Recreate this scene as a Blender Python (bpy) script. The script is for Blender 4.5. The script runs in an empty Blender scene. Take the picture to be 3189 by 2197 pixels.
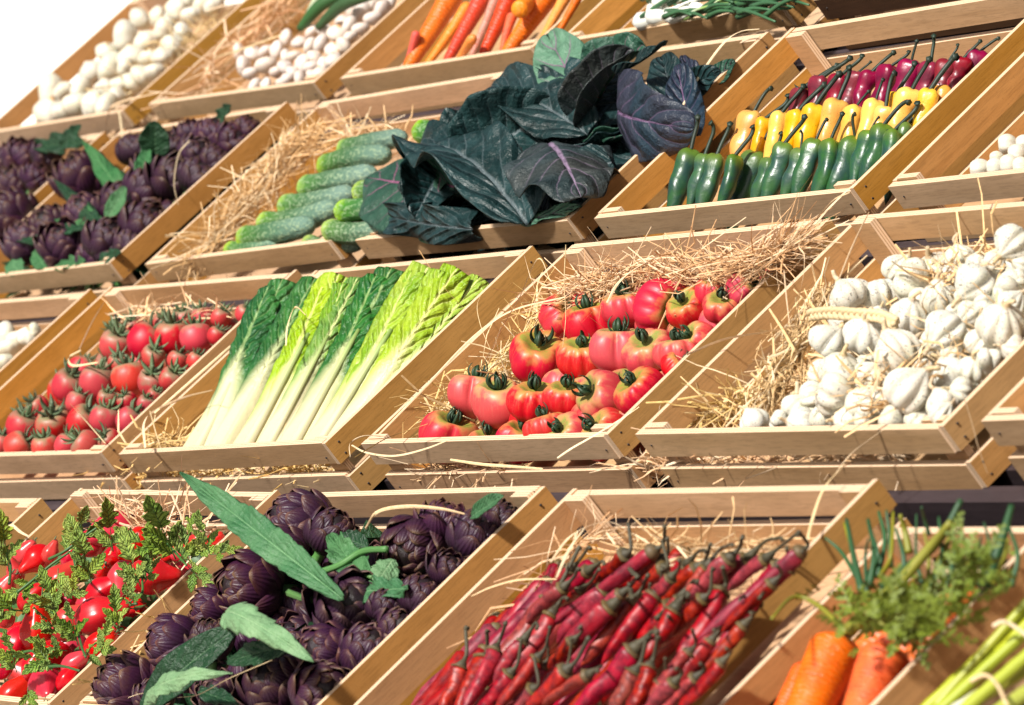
import bpy, bmesh, math, random
import numpy as np
from mathutils import Vector, Matrix, noise
rnd = random.Random(7)
SC = bpy.context.scene
COL = SC.collection
PI = math.pi

# ---------------------------------------------------------------- frame of the display
S = 1.25                                   # metres per unit of the rack's own measure
TH = math.radians(40.75)                   # slope of the crates
ZB = 1.55                                  # height of the front of the middle row
BX = Vector((1, 0, 0)); BU = Vector((0, math.cos(TH), math.sin(TH))); BN = Vector((0, -math.sin(TH), math.cos(TH)))
CF = 12701.035; CW, CH = 2317.0, 1596.4
CR = ((0.4687704, 0.6691731, -0.5765949), (-0.0279948, -0.6411759, -0.7668831), (-0.8828763, 0.3756338, -0.2818310))
CT = (-0.1892007, 0.0762681, 4.5059356)
def w3(x, u, n): return Vector((x*S, (u*BU.y + n*BN.y)*S, (u*BU.z + n*BN.z)*S + ZB))
def wdir(v): return (BX*v[0] + BU*v[1] + BN*v[2]).normalized()
RT, DN, FW = wdir(CR[0]), wdir(CR[1]), wdir(CR[2])
_c = [-(CR[0][i]*CT[0] + CR[1][i]*CT[1] + CR[2][i]*CT[2]) for i in range(3)]
CAM = w3(*_c)

# ---------------------------------------------------------------- camera
cd = bpy.data.cameras.new('camera'); cam = bpy.data.objects.new('camera', cd); COL.objects.link(cam)
m = Matrix((RT, -DN, -FW)).transposed().to_4x4(); m.translation = CAM
cam.matrix_world = m
cd.sensor_width = 36; cd.lens = CF/CW*36; cd.clip_start = .1; cd.clip_end = 3000
cd.dof.use_dof = True; cd.dof.focus_distance = 5.38; cd.dof.aperture_fstop = 14; cd.dof.aperture_blades = 0
SC.camera = cam

# ---------------------------------------------------------------- sky, sun, exposure
SUND = Vector((.30, -.78, .58)).normalized()      # towards the sun
world = bpy.data.worlds.new('World'); SC.world = world; world.use_nodes = True
nt = world.node_tree; nt.nodes.clear()
sky = nt.nodes.new('ShaderNodeTexSky'); sky.sky_type = 'NISHITA'; sky.sun_disc = False
sky.sun_elevation = math.asin(SUND.z); sky.sun_rotation = math.atan2(SUND.x, SUND.y)
sky.dust_density = 4; sky.air_density = 1.0; sky.ozone_density = 1
hs = nt.nodes.new('ShaderNodeHueSaturation'); hs.inputs['Saturation'].default_value = .6
bg = nt.nodes.new('ShaderNodeBackground'); bg.inputs[1].default_value = .05
wo = nt.nodes.new('ShaderNodeOutputWorld')
nt.links.new(sky.outputs[0], hs.inputs['Color']); nt.links.new(hs.outputs[0], bg.inputs[0]); nt.links.new(bg.outputs[0], wo.inputs[0])
sl = bpy.data.lights.new('sun', 'SUN'); sl.energy = 5.0; sl.angle = math.radians(4); sl.color = (1, .965, .90)
so = bpy.data.objects.new('sun', sl); COL.objects.link(so)
so.rotation_euler = SUND.to_track_quat('Z', 'Y').to_euler(); so.location = (0, 0, 6)
SC.view_settings.view_transform = 'Standard'; SC.view_settings.look = 'None'
SC.view_settings.gamma = 1; SC.view_settings.exposure = .31
SC.cycles.max_bounces = 4; SC.cycles.diffuse_bounces = 2; SC.cycles.glossy_bounces = 2; SC.cycles.transmission_bounces = 2; SC.cycles.use_denoising = True

# ---------------------------------------------------------------- helpers
def D(k, zx, zy):
    """place measured on one of nine detail views of the photograph, as a direction sample"""
    ox, oy, s = {1:(0,0,2.1),2:(1000,0,2.1),3:(2089,0,2.1),4:(0,720,2.1),5:(1000,720,2.1),6:(2089,600,1.81364),7:(0,1437,2.1),8:(1000,1437,2.1),9:(2089,1437,2.1),0:(0,0,.72654)}[k]
    return (ox + zx/s)/1.37635, (oy + zy/s)/1.37635
ZS = {k: 1/(2.1*1.37635) for k in range(1, 10)}; ZS[6] = 1/(1.81364*1.37635); ZS[0] = 1.0
ROW = {1: (0.59774, -0.02027), 2: (0.29913, -0.01134), 3: (0, 0), 4: (-0.33792, 0.02981)}
def at(k, zx, zy, row, n):
    """point of the plane n above/below the rims of a row, where the line of sight through a measured place meets it"""
    px, py = D(k, zx, zy)
    d = (RT*(px - CW/2) + DN*(py - CH/2 + .2)).__mul__(1/CF) + FW
    o = w3(0, ROW[row][0], ROW[row][1] + n)
    t = (o - CAM).dot(BN)/d.dot(BN)
    return CAM + d*t
def settle(k, zx, zy, row, n, r_, crate, sides=True):
    """like at(), then pushed away along the sight line until a ball of r_ clears the front and right slats of its crate"""
    p = at(k, zx, zy, row, n); o, R3 = CRM[crate]; Ri = R3.inverted(); d = (p - CAM).normalized(); dl = Ri @ d; R = r_*mpz(k, p)
    q = Ri @ (p - o); t = 0
    lim = PT*S + R*.97
    if q.y < lim: t = max(t, (lim - q.y)/dl.y)
    xm = (CWD - PT)*S - R*.97
    if sides and q.x > xm: t = max(t, (q.x - xm)/(-dl.x))
    lo = -(PH*2 + GP - .004)*S + R*.9
    if q.z + dl.z*t < lo: t = max(0, min(t, (lo - q.z)/dl.z)) if q.z > lo else 0
    return p + d*t
def mpz(k, p):                              # metres per measured unit at a point
    return ZS[k]*(p - CAM).dot(FW)/CF
def imdir(dx, dy, toward):
    """direction seen as (dx, dy) on the picture and leaning towards the viewer"""
    v = Vector((dx, dy)); L = v.length or 1; v /= L
    tw = max(-1, min(1, toward)); q = math.sqrt(max(0, 1 - tw*tw))
    return (RT*v.x*q + DN*v.y*q - FW*tw).normalized()
def frame(z, x=None):
    z = z.normalized(); x = x or Vector((.3, .5, .8))
    y = z.cross(x)
    if y.length < 1e-4: y = z.cross(Vector((1, 0, 0)))
    y.normalize(); x = y.cross(z)
    return Matrix((x, y, z)).transposed()

def mesh(name, V, F, mats, UV=None, MI=None, smooth=True):
    me = bpy.data.meshes.new(name)
    me.from_pydata([tuple(v) for v in V], [], F)
    for mt in (mats if isinstance(mats, (list, tuple)) else [mats]): me.materials.append(mt)
    if UV is not None:
        uv = me.uv_layers.new(name='UVMap')
        li = np.empty(len(me.loops), dtype=np.int32); me.loops.foreach_get('vertex_index', li)
        uv.data.foreach_set('uv', np.asarray(UV, dtype=np.float32)[li].ravel())
    if MI is not None: me.polygons.foreach_set('material_index', MI)
    if smooth: me.polygons.foreach_set('use_smooth', [True]*len(me.polygons))
    me.validate()
    if smooth:
        bm = bmesh.new(); bm.from_mesh(me); bmesh.ops.recalc_face_normals(bm, faces=bm.faces); bm.to_mesh(me); bm.free()
    me.update()
    return me
class MB:
    """collects faces into one mesh"""
    def __init__(s): s.V, s.F, s.U, s.M = [], [], [], []
    def add(s, V, F, U=None, M=0):
        b = len(s.V); s.V += [tuple(v) for v in V]; s.F += [[i + b for i in f] for f in F]
        s.U += [tuple(u) for u in U] if U is not None else [(0, 0)]*len(V); s.M += [M]*len(F)
    def mesh(s, name, mats, smooth=True): return mesh(name, s.V, s.F, mats, s.U, s.M, smooth)

def grid(nu, nv, fn, closev=False):
    """fn(i/nu, j/nv) -> point; closev joins the second direction"""
    V, U, F = [], [], []
    cols = nv if closev else nv + 1
    for i in range(nu + 1):
        for j in range(cols):
            V.append(fn(i/nu, j/nv)); U.append((i/nu, j/nv))
    for i in range(nu):
        for j in range(nv):
            a = i*cols + j; b = i*cols + (j + 1) % cols if closev else a + 1
            F.append([a, b, b + cols, a + cols])
    return V, F, U
def tube(path, rad, seg=10, cap=True):
    """tube round a list of points; rad(t, phi) in metres; UV = (along, around)"""
    P = [Vector(p) for p in path]; n = len(P)
    V, U, F = [], [], []
    T = [(P[min(i+1, n-1)] - P[max(i-1, 0)]).normalized() for i in range(n)]
    x = T[0].orthogonal().normalized()
    for i in range(n):
        x = (x - T[i]*x.dot(T[i])).normalized(); y = T[i].cross(x)
        for j in range(seg):
            a = 2*PI*j/seg; r = rad(i/(n-1), a) if callable(rad) else rad
            V.append(P[i] + x*math.cos(a)*r + y*math.sin(a)*r); U.append((i/(n-1), j/seg))
    for i in range(n-1):
        for j in range(seg):
            k = (j+1) % seg; F.append([i*seg+j, i*seg+k, (i+1)*seg+k, (i+1)*seg+j])
    if cap:
        for base, pt, t in ((0, P[0], 0), ((n-1)*seg, P[-1], 1)):
            c = len(V); V.append(pt); U.append((t, .5))
            for j in range(seg):
                k = (j+1) % seg
                F.append([c, base+k, base+j] if t == 0 else [c, base+j, base+k])
    return V, F, U
def curve_pts(ps, n):
    """smooth curve through a few points"""
    P = [Vector(p) for p in ps]; out = []
    Q = [P[0]*2 - P[1]] + P + [P[-1]*2 - P[-2]]
    for s in range(n + 1):
        f = s/n*(len(P) - 1); i = min(int(f), len(P) - 2); t = f - i
        a, b, c, d = Q[i:i+4]
        out.append(.5*((2*b) + (c - a)*t + (2*a - 5*b + 4*c - d)*t*t + (3*b - a - 3*c + d)*t**3))
    return out

def obj(name, me, parent=None, loc=None, rot=None, scale=None):
    o = bpy.data.objects.new(name, me); COL.objects.link(o)
    if parent: o.parent = parent
    if rot is not None or loc is not None:
        mm = (rot.to_4x4() if rot is not None else Matrix.Identity(4))
        if scale is not None: mm = mm @ Matrix.Diagonal((scale, scale, scale, 1) if not isinstance(scale, (tuple, list)) else (*scale, 1))
        mm.translation = loc or Vector((0, 0, 0))
        if parent: o.matrix_local = mm
        else: o.matrix_world = mm
    return o
def tag(o, label=None, cat=None, group=None, kind=None):
    if label: o['label'] = label
    if cat: o['category'] = cat
    if group: o['group'] = group
    if kind: o['kind'] = kind
    return o
def thing(name, parts, label, cat, group, loc, rot, scale=1.0):
    """an Empty with its parts; parts = [(name, mesh) or (name, mesh, [sub parts])]"""
    if len(parts) == 1 and len(parts[0]) == 2:
        return tag(obj(name, parts[0][1], None, loc, rot, scale), label, cat, group)
    r = tag(obj(name, None, None, loc, rot, scale), label, cat, group)
    for p in parts:
        c = obj(p[0], p[1], r)
        for q in (p[2] if len(p) > 2 else []): obj(q[0], q[1], c)
    return r
ORD = ['first', 'second', 'third', 'fourth', 'fifth', 'sixth', 'seventh', 'eighth', 'ninth', 'tenth', 'eleventh', 'twelfth', 'thirteenth', 'fourteenth', 'fifteenth', 'sixteenth', 'seventeenth', 'eighteenth', 'nineteenth', 'twentieth']

# ---------------------------------------------------------------- materials
def lerp(a, b, t): return a + (b - a)*t
class NM:
    def __init__(s, name, rough=.5, spec=.5):
        s.m = bpy.data.materials.new(name); s.m.use_nodes = True; s.t = s.m.node_tree
        s.b = s.t.nodes['Principled BSDF']; s.b.inputs['Roughness'].default_value = rough
        s.b.inputs['Specular IOR Level'].default_value = spec
        s.tc = s.t.nodes.new('ShaderNodeTexCoord'); s.oi = s.t.nodes.new('ShaderNodeObjectInfo')
    def n(s, t, **kw):
        nd = s.t.nodes.new(t)
        for k, v in kw.items(): setattr(nd, k, v)
        return nd
    def L(s, a, b): s.t.links.new(a, b)
    def val(s, x, nd, i):
        if hasattr(x, 'links'): s.L(x, nd.inputs[i])
        else: nd.inputs[i].default_value = x
    def math(s, op, a, b=0.0, c=0.0):
        nd = s.n('ShaderNodeMath', operation=op); s.val(a, nd, 0); s.val(b, nd, 1); s.val(c, nd, 2); return nd.outputs[0]
    def obj(s, sc=(1, 1, 1), rnd_=True):
        mp = s.n('ShaderNodeMapping'); s.L(s.tc.outputs['Object'], mp.inputs[0]); mp.inputs['Scale'].default_value = sc
        if rnd_:
            cb = s.n('ShaderNodeCombineXYZ'); r = s.math('MULTIPLY', s.oi.outputs['Random'], 37.0)
            for i in range(3): s.L(r, cb.inputs[i])
            s.L(cb.outputs[0], mp.inputs['Location'])
        return mp.outputs[0]
    def noise(s, vec, scale, detail=3, rough=.5, dist=0):
        nd = s.n('ShaderNodeTexNoise'); s.L(vec, nd.inputs['Vector']); nd.inputs['Scale'].default_value = scale
        nd.inputs['Detail'].default_value = detail; nd.inputs['Roughness'].default_value = rough; nd.inputs['Distortion'].default_value = dist
        return nd.outputs['Fac']
    def ramp(s, f, stops):
        nd = s.n('ShaderNodeValToRGB'); s.L(f, nd.inputs[0]); e = nd.color_ramp.elements
        while len(e) < len(stops): e.new(.5)
        for i, (p, c) in enumerate(stops):
            e[i].position = p; e[i].color = (*c, 1) if isinstance(c, (tuple, list)) else (c, c, c, 1)
        return nd.outputs[0]
    def mix(s, f, a, b, blend='MIX'):
        nd = s.n('ShaderNodeMix', data_type='RGBA', blend_type=blend)
        s.val(f, nd, 0)
        for x, i in ((a, 6), (b, 7)):
            if hasattr(x, 'links'): s.L(x, nd.inputs[i])
            else: nd.inputs[i].default_value = (*x, 1)
        return nd.outputs[2]
    def uv(s):
        sp = s.n('ShaderNodeSeparateXYZ'); s.L(s.tc.outputs['UV'], sp.inputs[0]); return sp.outputs[0], sp.outputs[1]
    def bump(s, h, strength=.3, dist=.002):
        nd = s.n('ShaderNodeBump'); s.L(h, nd.inputs['Height']); nd.inputs['Strength'].default_value = strength
        nd.inputs['Distance'].default_value = dist; s.L(nd.outputs[0], s.b.inputs['Normal']); return nd
    def vary(s, col, amt=.15, hue=.01, sat=.1):
        h = s.n('ShaderNodeHueSaturation'); r = s.oi.outputs['Random']
        s.L(s.math('MULTIPLY_ADD', r, 2*hue, .5 - hue), h.inputs['Hue'])
        r2 = s.math('FRACT', s.math('MULTIPLY', r, 17.3)); s.L(s.math('MULTIPLY_ADD', r2, 2*amt, 1 - amt), h.inputs['Value'])
        r3 = s.math('FRACT', s.math('MULTIPLY', r, 41.7)); s.L(s.math('MULTIPLY_ADD', r3, 2*sat, 1 - sat), h.inputs['Saturation'])
        s.L(col, h.inputs['Color']); return h.outputs[0]
    def out(s, col=None, sss=None):
        if col is not None:
            if hasattr(col, 'links'): s.L(col, s.b.inputs['Base Color'])
            else: s.b.inputs['Base Color'].default_value = (*col, 1)
        if sss:
            s.b.inputs['Subsurface Weight'].default_value = sss[0]; s.b.inputs['Subsurface Radius'].default_value = (1, .5, .3); s.b.inputs['Subsurface Scale'].default_value = sss[1]
        return s.m

def wood(name, light, dark, speck=.5, stretch=(3, 40, 40)):
    m = NM(name, .55, .3)
    v = m.obj(stretch)
    g = m.noise(v, 1.2, 5, .6, .6)
    v2 = m.obj((1, 1, 1)); bl = m.noise(v2, 9, 3, .5, .5); fine = m.noise(v2, 900, 2, .6)
    c = m.mix(m.ramp(g, [(.3, 0.0), (.72, 1.0)]), dark, light)
    c = m.mix(m.math('MULTIPLY', m.ramp(bl, [(.42, 0.), (.75, 1.)]), .38), c, tuple(x*.62 for x in dark))
    c = m.mix(m.math('MULTIPLY', m.ramp(fine, [(.62, 0.), (.70, 1.)]), .35*speck), c, (.07, .035, .015))
    kn = m.n('ShaderNodeTexVoronoi'); m.L(m.obj((7, 7, 7)), kn.inputs['Vector']); kn.inputs['Scale'].default_value = 1.3
    c = m.mix(m.math('MULTIPLY', m.ramp(kn.outputs['Distance'], [(.035, 1.), (.10, 0.)]), .55), c, (.16, .075, .03))
    st = m.noise(m.obj(tuple(x*9 for x in stretch)), 1.6, 3, .7)
    c = m.mix(m.math('MULTIPLY', m.ramp(st, [(.48, 0.), (.64, 1.)]), .34), c, tuple(x*.5 for x in dark))
    c = m.vary(c, .12, .006, .10)
    m.bump(m.mix(.5, g, fine), .15, .0005)
    return m.out(c)
M = {}
M['ply'] = wood('birch_plywood', (.62, .40, .235), (.46, .28, .145))
M['ply_side'] = wood('ochre_plywood_bounce_tint', (.58, .305, .10), (.44, .215, .06), .8, (40, 3, 40))  # ochre finish, with warm bounced light put into the side colour
M['dark_ply'] = wood('dark_stained_plywood', (.12, .055, .025), (.06, .028, .012))
def edge():
    m = NM('plywood_edge', .6, .3)
    u, v = m.uv()
    st = m.math('PINGPONG', m.math('MULTIPLY', u, 3.0), .5)
    c = m.ramp(m.math('MULTIPLY', st, 2.0), [(.18, (.40, .22, .11)), (.42, (.80, .60, .42))])
    nz = m.noise(m.obj((30, 30, 30)), 6, 3)
    c = m.mix(m.math('MULTIPLY', nz, .35), c, (.55, .36, .2))
    return m.out(c)
M['edge'] = edge()
def plain(name, col, rough=.5, nscale=60, namt=.25, spec=.5, vary=.12, bump=.1, dark=None, hue=.01):
    m = NM(name, rough, spec); f = m.noise(m.obj(), nscale, 4)
    dk = dark or tuple(x*.55 for x in col)
    c = m.mix(m.math('MULTIPLY', m.ramp(f, [(.35, 0.), (.7, 1.)]), namt*2), col, dk); c = m.vary(c, vary, hue, .1)
    if bump: m.bump(f, bump, .002)
    return m.out(c)
M['nail'] = plain('iron_nail', (.03, .022, .02), .5)
M['rack'] = wood('dark_rack_wood', (.070, .050, .056), (.030, .021, .025), .5)
M['ground'] = plain('pale_paving', (.62, .57, .52), .85, 3, .2)
M['straw'] = plain('dry_straw', (.82, .53, .24), .55, 200, .3, .4, .2, 0, (.5, .27, .1), .015)
M['straw_pale'] = plain('pale_straw', (.88, .68, .42), .55, 200, .25, .4, .12, 0, (.62, .40, .2), .01)

# ---------------------------------------------------------------- ground
g = mesh('ground', [(-400, -400, 0), (400, -400, 0), (400, 400, 0), (-400, 400, 0)], [[0, 1, 2, 3]], M['ground'], smooth=False)
tag(obj('ground', g), kind='structure')

# ---------------------------------------------------------------- crates
CWD, CLN, PH, GP, PT = .400, .24637, .020826, .010549, .0058
def board(x0, x1, y0, y1, z0, z1, thick, mats, name):
    """a plywood board; thick = axis of its thickness; its edges show the layers"""
    mb = MB(); lo, hi = (x0, y0, z0), (x1, y1, z1)
    for ax in range(3):
        for sgn in (0, 1):
            a, b = [i for i in range(3) if i != ax]
            if (sgn == 1) != (ax == 1): order = [(0, 0), (1, 0), (1, 1), (0, 1)]
            else: order = [(0, 0), (0, 1), (1, 1), (1, 0)]
            vs, us = [], []
            for i, j in order:
                p = [0, 0, 0]; p[ax] = (hi if sgn else lo)[ax]; p[a] = (lo, hi)[i][a]; p[b] = (lo, hi)[j][b]
                vs.append([c*S for c in p])
                if ax == thick: us.append((0, 0))
                elif a == thick: us.append((i, p[b]*S))
                else: us.append((j, p[a]*S))
            mb.add(vs, [[0, 1, 2, 3]], us, 0 if ax == thick else 1)
    return mb.mesh(name, mats, False)
def crate_parts(fm, sm, W=CWD, divider=None):
    P = []
    e = M['edge']; t = PT; n1 = -PH - GP; g = .0004
    P.append(('front_slat', board(0, W - t - g, 0, t, -PH, 0, 1, [fm, e], 'front_slat')))
    P.append(('front_slat', board(0, W - t - g, 0, t, n1 - PH, n1, 1, [fm, e], 'front_slat')))
    P.append(('back_slat', board(t + g, W - t - g, CLN - t, CLN, -PH, 0, 1, [fm, e], 'back_slat')))
    P.append(('back_slat', board(t + g, W - t - g, CLN - t, CLN, n1 - PH, n1, 1, [fm, e], 'back_slat')))
    for z0, z1 in ((-PH, .0003), (n1 - PH, n1 + .0003)):
        P.append(('side_slat', board(W - t, W, .0008, CLN + .0005, z0, z1, 0, [sm, e], 'side_slat')))
        P.append(('side_slat', board(0, t, t + g, CLN + .0005, z0, z1, 0, [sm, e], 'side_slat')))
    for x0, x1 in ((t + g, t + .026), (W - t - .026, W - t - g)):
        P.append(('corner_post', board(x0, x1, t + g, t*2.0, n1 - PH, .0012, 1, [fm, e], 'corner_post')))
        P.append(('corner_post', board(x0, x1, CLN - 2.2*t, CLN - t - g, n1 - PH, .0012, 1, [fm, e], 'corner_post')))
    P.append(('base_board', board(t + .001, W - t - .001, t + .001, CLN - t - .001, n1 - PH + .0005, n1 - PH + .0035, 2, [fm, e], 'base_board')))
    if divider: P.append(('divider', board(divider, divider + t, t*2.3, CLN - 2.4*t, n1 - PH + .004, 0, 0, [sm, e], 'divider')))
    def nail(x, y, z, ax):
        c = Vector((x, y, z))*S; d = Vector((1, 0, 0)) if ax == 0 else Vector((0, -1, 0))
        V, F, U = tube([c - d*.001, c + d*.0006], .0011, 8); return mesh('nail', V, F, M['nail'], U)
    for z in (-.0055, -.016): P.append(('nail', nail(W, .011 + z*.1, z, 0))); P.append(('nail', nail(W, .009, z + n1, 0)))
    for x in (.012,): P.append(('nail', nail(x, 0, -.010, 1))); P.append(('nail', nail(W - .016, 0, -.013, 1))); P.append(('nail', nail(x, 0, n1 - .012, 1)))
    P.append(('nail', nail(W, CLN - .010, -.008, 0)))
    return P
stdP = crate_parts(M['ply'], M['ply_side']); darkP = crate_parts(M['dark_ply'], M['dark_ply']); divP = crate_parts(M['ply'], M['ply_side'], divider=.168)
CR_E = {(1,1):(-1.7400,-0.0020,0.0021,-0.0061,0.0046),(1,2):(-1.2873,0.0011,0.0001,-0.0100,-0.0080),(1,3):(-0.8362,0.0009,-0.0013,-0.0010,0.0030),(1,4):(-0.3880,0.0000,-0.0008,0.0002,-0.0018),(1,5):(.062,0.0000,0.0008,0.0002,-0.0018),
(2,0):(-1.69,-.001,.001,0,.004),(2,1):(-1.2422,-0.0028,0.0033,-0.0034,0.0073),(2,2):(-0.7864,0.0029,-0.0024,0.0070,0.0046),(2,3):(-0.3339,0.0007,-0.0005,-0.0101,0.0008),(2,4):(0.1039,-0.0010,0.0001,0.0030,0.0033),(2,5):(0.5524,0.0002,-0.0004,-0.0002,0.0010),
(3,1):(-1.1965,-0.0009,-0.0001,-0.0016,-0.0003),(3,2):(-0.7476,-0.0006,0.0002,0.0019,-0.0018),(3,3):(-0.3067,-0.0021,0.0011,0.0058,0.0043),(3,4):(0.1423,0.0037,-0.0022,-0.0013,0.0044),(3,5):(0.5943,-0.0001,0.0011,0.0057,-0.0086),(3,6):(1.042,.002,.002,0,0),
(4,0):(-0.6641,-0.0030,-0.0011,-0.0057,-0.0024),(4,1):(-0.2137,0.0052,-0.0002,-0.0265,0.0065),(4,2):(0.2238,-0.0002,0.0004,-0.0097,0.0133),(4,3):(0.6666,-0.0020,0.0009,0.0045,0.0025),(4,4):(1.114,-.034,-.007,0,0)}
CL = {(1,1):'plywood crate of big garlic bulbs at the top left against the white background',
(1,2):'plywood crate of small white onions beside the orange carrots',
(1,3):'plywood crate of orange and red carrots in the top row',
(1,4):'plywood crate of spring onions at the top behind the dark cabbage leaves',
(1,5):'dark brown stained crate at the top right corner',
(2,0):'plywood crate of purple artichokes at the far left edge of the second row',
(2,1):'plywood crate of purple artichokes left of the cucumbers',
(2,2):'plywood crate of cucumbers on straw',
(2,3):'plywood crate heaped with dark cabbage leaves',
(2,4):'plywood crate of green, yellow and red peppers in rows',
(2,5):'plywood crate right of the peppers with pale bulbs at the edge of the picture',
(3,1):'plywood crate at the left edge with white garlic, left of the small tomatoes',
(3,2):'plywood crate of small red tomatoes with long green calyxes',
(3,3):'plywood crate of romaine lettuce',
(3,4):'plywood crate of ribbed pink tomatoes with straw',
(3,5):'plywood crate of speckled white garlic with a plaited straw tie',
(3,6):'plywood crate mostly out of frame right of the speckled garlic',
(4,0):'plywood crate corner at the lower left edge, left of the pear tomatoes',
(4,1):'plywood crate of pear shaped tomatoes with leafy sprigs',
(4,2):'plywood crate of purple artichokes with a long leaf sticking out',
(4,3):'plywood crate of long dried red chilies',
(4,4):'plywood crate with a divider between carrots and asparagus'}
CRM = {}
for k, (x, du, dn, yaw, rol) in CR_E.items():
    u, n = ROW[k[0]]
    Bm = Matrix((BX, BU, BN)).transposed()
    Rm = Bm @ Matrix.Rotation(yaw, 3, 'Z') @ Matrix.Rotation(-rol, 3, 'Y')
    c = w3(x + CWD/2, u + du + CLN/2, n + dn); o = c - Rm @ Vector((CWD/2*S, CLN/2*S, 0))
    parts = darkP if k == (1, 5) else divP if k == (4, 4) else stdP
    r = thing('crate', parts, CL[k], 'crate', 'plywood crates on the sloping rack', o, Rm)
    for ch in r.children:                      # hand-nailed: no slat sits quite true
        if ch.name.startswith('nail') or ch.name.startswith('base'): continue
        ch.location = (rnd.uniform(-.0007, .0007), rnd.uniform(-.0007, .0007), rnd.uniform(-.0009, .0009)); ch.rotation_euler = (rnd.uniform(-.003, .003), rnd.uniform(-.004, .004), rnd.uniform(-.0025, .0025))
    CRM[k] = (o, Rm)

# ---------------------------------------------------------------- rack under the crates
rk = tag(obj('display_rack', None, None, w3(-.3, 0, -.2), Matrix.Identity(3)), 'dark stepped wooden rack showing between and below the crates', 'rack')
def rbox(name, x0, x1, u0, u1, n0, n1):
    P = [w3(x, u, n) for x in (x0, x1) for u in (u0, u1) for n in (n0, n1)]
    F = [[0, 1, 3, 2], [4, 6, 7, 5], [0, 4, 5, 1], [2, 3, 7, 6], [0, 2, 6, 4], [1, 5, 7, 3]]
    c = sum(P, Vector())/8; me = mesh(name, [p - c for p in P], F, M['rack'], smooth=False)
    o = obj(name, me); o.parent = rk; o.matrix_parent_inverse = rk.matrix_world.inverted(); o.location = c
for r_, (u, n) in ROW.items():
    rbox('rail', -1.70, 1.85, u + .02, u + .05, n - .085, n - .0535)
    rbox('rail', -1.70, 1.85, u + CLN - .05, u + CLN - .02, n - .085, n - .0535)
    rbox('riser_board', -1.70, 1.85, u - .012, u + .004, n - .110, n - .0535)
for x in (-1.6, -1.05, -.6, -.15, .3, .76, 1.2, 1.66):
    rbox('sloping_beam', x, x + .05, -.62, .95, -.16, -.112)
rbox('backing_board', -1.70, 1.85, -.65, .95, -.18, -.162)

# ---------------------------------------------------------------- added white backdrop, turned to the sun so the background renders overexposed
_d = (RT*(60 - CW/2) + DN*(60 - CH/2))*(1/CF) + FW
_p = CAM + _d*16; _n = Vector((.62, -.78, 0)); _t = Vector((.78, .62, 0))
mb = MB()
P = [_p + _t*a*3.2 + _n*b*.15 + Vector((0, 0, z - _p.z)) for a in (-1, 1) for b in (0, -1) for z in (0, 4.2)]
mb.add([p - Vector((_p.x, _p.y, 0)) for p in P], [[0, 1, 3, 2], [4, 6, 7, 5], [0, 4, 5, 1], [2, 3, 7, 6], [0, 2, 6, 4], [1, 5, 7, 3]])
M['backdrop'] = plain('backdrop_white', (.93, .92, .88), .9, 4, .03, .2, 0, .05, (.86, .85, .8))
tag(obj('white_backdrop', mb.mesh('white_backdrop', [M['backdrop']], False), None, Vector((_p.x, _p.y, 0)), Matrix.Identity(3)), 'white wall added far behind the top left as the overexposed background', 'wall')

# ================================================================ produce: meshes and materials
def fbm(p, s=1.0): return noise.fractal(Vector(p)*s, 1.0, 2.0, 3)

# ---- ribbed tomato
def tomato_fruit(seed, lobes, deep, squash=.8, nu=26, nv=64, mat=None, name='fruit'):
    r = random.Random(seed); ph = r.uniform(0, 6); am = [r.uniform(.6, 1.3) for _ in range(lobes)]
    def fn(u, v):
        p = u*PI; a = v*2*PI
        k = (v*lobes + .22*math.sin(a + ph) + .12*math.sin(2*a + ph*2)) % lobes
        i = int(k) % lobes; f = k - int(k)
        g = (abs(math.sin(PI*f))**.55)
        side = math.sin(p)**.8*(.35 + .65*math.exp(-((p - .95)/.85)**2))
        rr = 1 - deep*am[i]*(1 - g)*side*1.0 + .05*math.sin(2*a + ph)*math.sin(p)
        rad = math.sin(p)**.82*rr
        z = squash*math.copysign(abs(math.cos(p))**.9, math.cos(p)) - (.30 + deep*.5)*math.exp(-(math.sin(p)/.38)**2)*(1 if p < PI/2 else .28)
        z += .05*math.sin(a*1 + ph*3)*math.sin(p)
        return (rad*math.cos(a), rad*math.sin(a), z)
    V, F, U = grid(nu, nv, fn, True)
    return mesh(name, V, F, mat, [(u, v) for u, v in U])
def tomato_mat(name, red, deep, green, stripe, extent, rough=.3):
    m = NM(name, rough + .06, .42)
    u, v = m.uv(); nz = m.noise(m.obj(), 2.2, 3, .5); nf = m.noise(m.obj(), 60, 3, .6)
    h = m.math('ADD', u, m.math('MULTIPLY', m.math('SUBTRACT', nz, .5), .55))
    c = m.ramp(h, [(extent*.25, green), (extent*.62, stripe), (extent, red), (1.0, deep)])
    ribs = m.noise(m.obj((7, 7, .7)), 1.6, 2)
    c = m.mix(m.math('MULTIPLY', m.ramp(ribs, [(.52, 0.), (.70, 1.)]), m.math('MULTIPLY', m.ramp(u, [(.1, 1.), (.6, 0.)]), .55)), c, stripe)
    c = m.mix(m.math('MULTIPLY', m.ramp(nf, [(.6, 0.), (.75, 1.)]), .18), c, (.9, .55, .35))
    c = m.vary(c, .09, .006, .06)
    m.b.inputs['Coat Weight'].default_value = .04; m.b.inputs['Coat Roughness'].default_value = .25
    m.bump(nf, .04, .001)
    return m.out(c)
M['tom'] = tomato_mat('ribbed_tomato_skin', (.56, .030, .045), (.44, .012, .030), (.25, .26, .05), (.54, .20, .08), .36, .38)
M['tom2'] = tomato_mat('small_tomato_skin', (.50, .028, .032), (.44, .018, .03), (.20, .19, .10), (.34, .14, .09), .42, .42)
M['tom3'] = tomato_mat('pear_tomato_skin', (.52, .006, .014), (.46, .006, .018), (.35, .015, .02), (.52, .02, .02), .2, .2)
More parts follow.
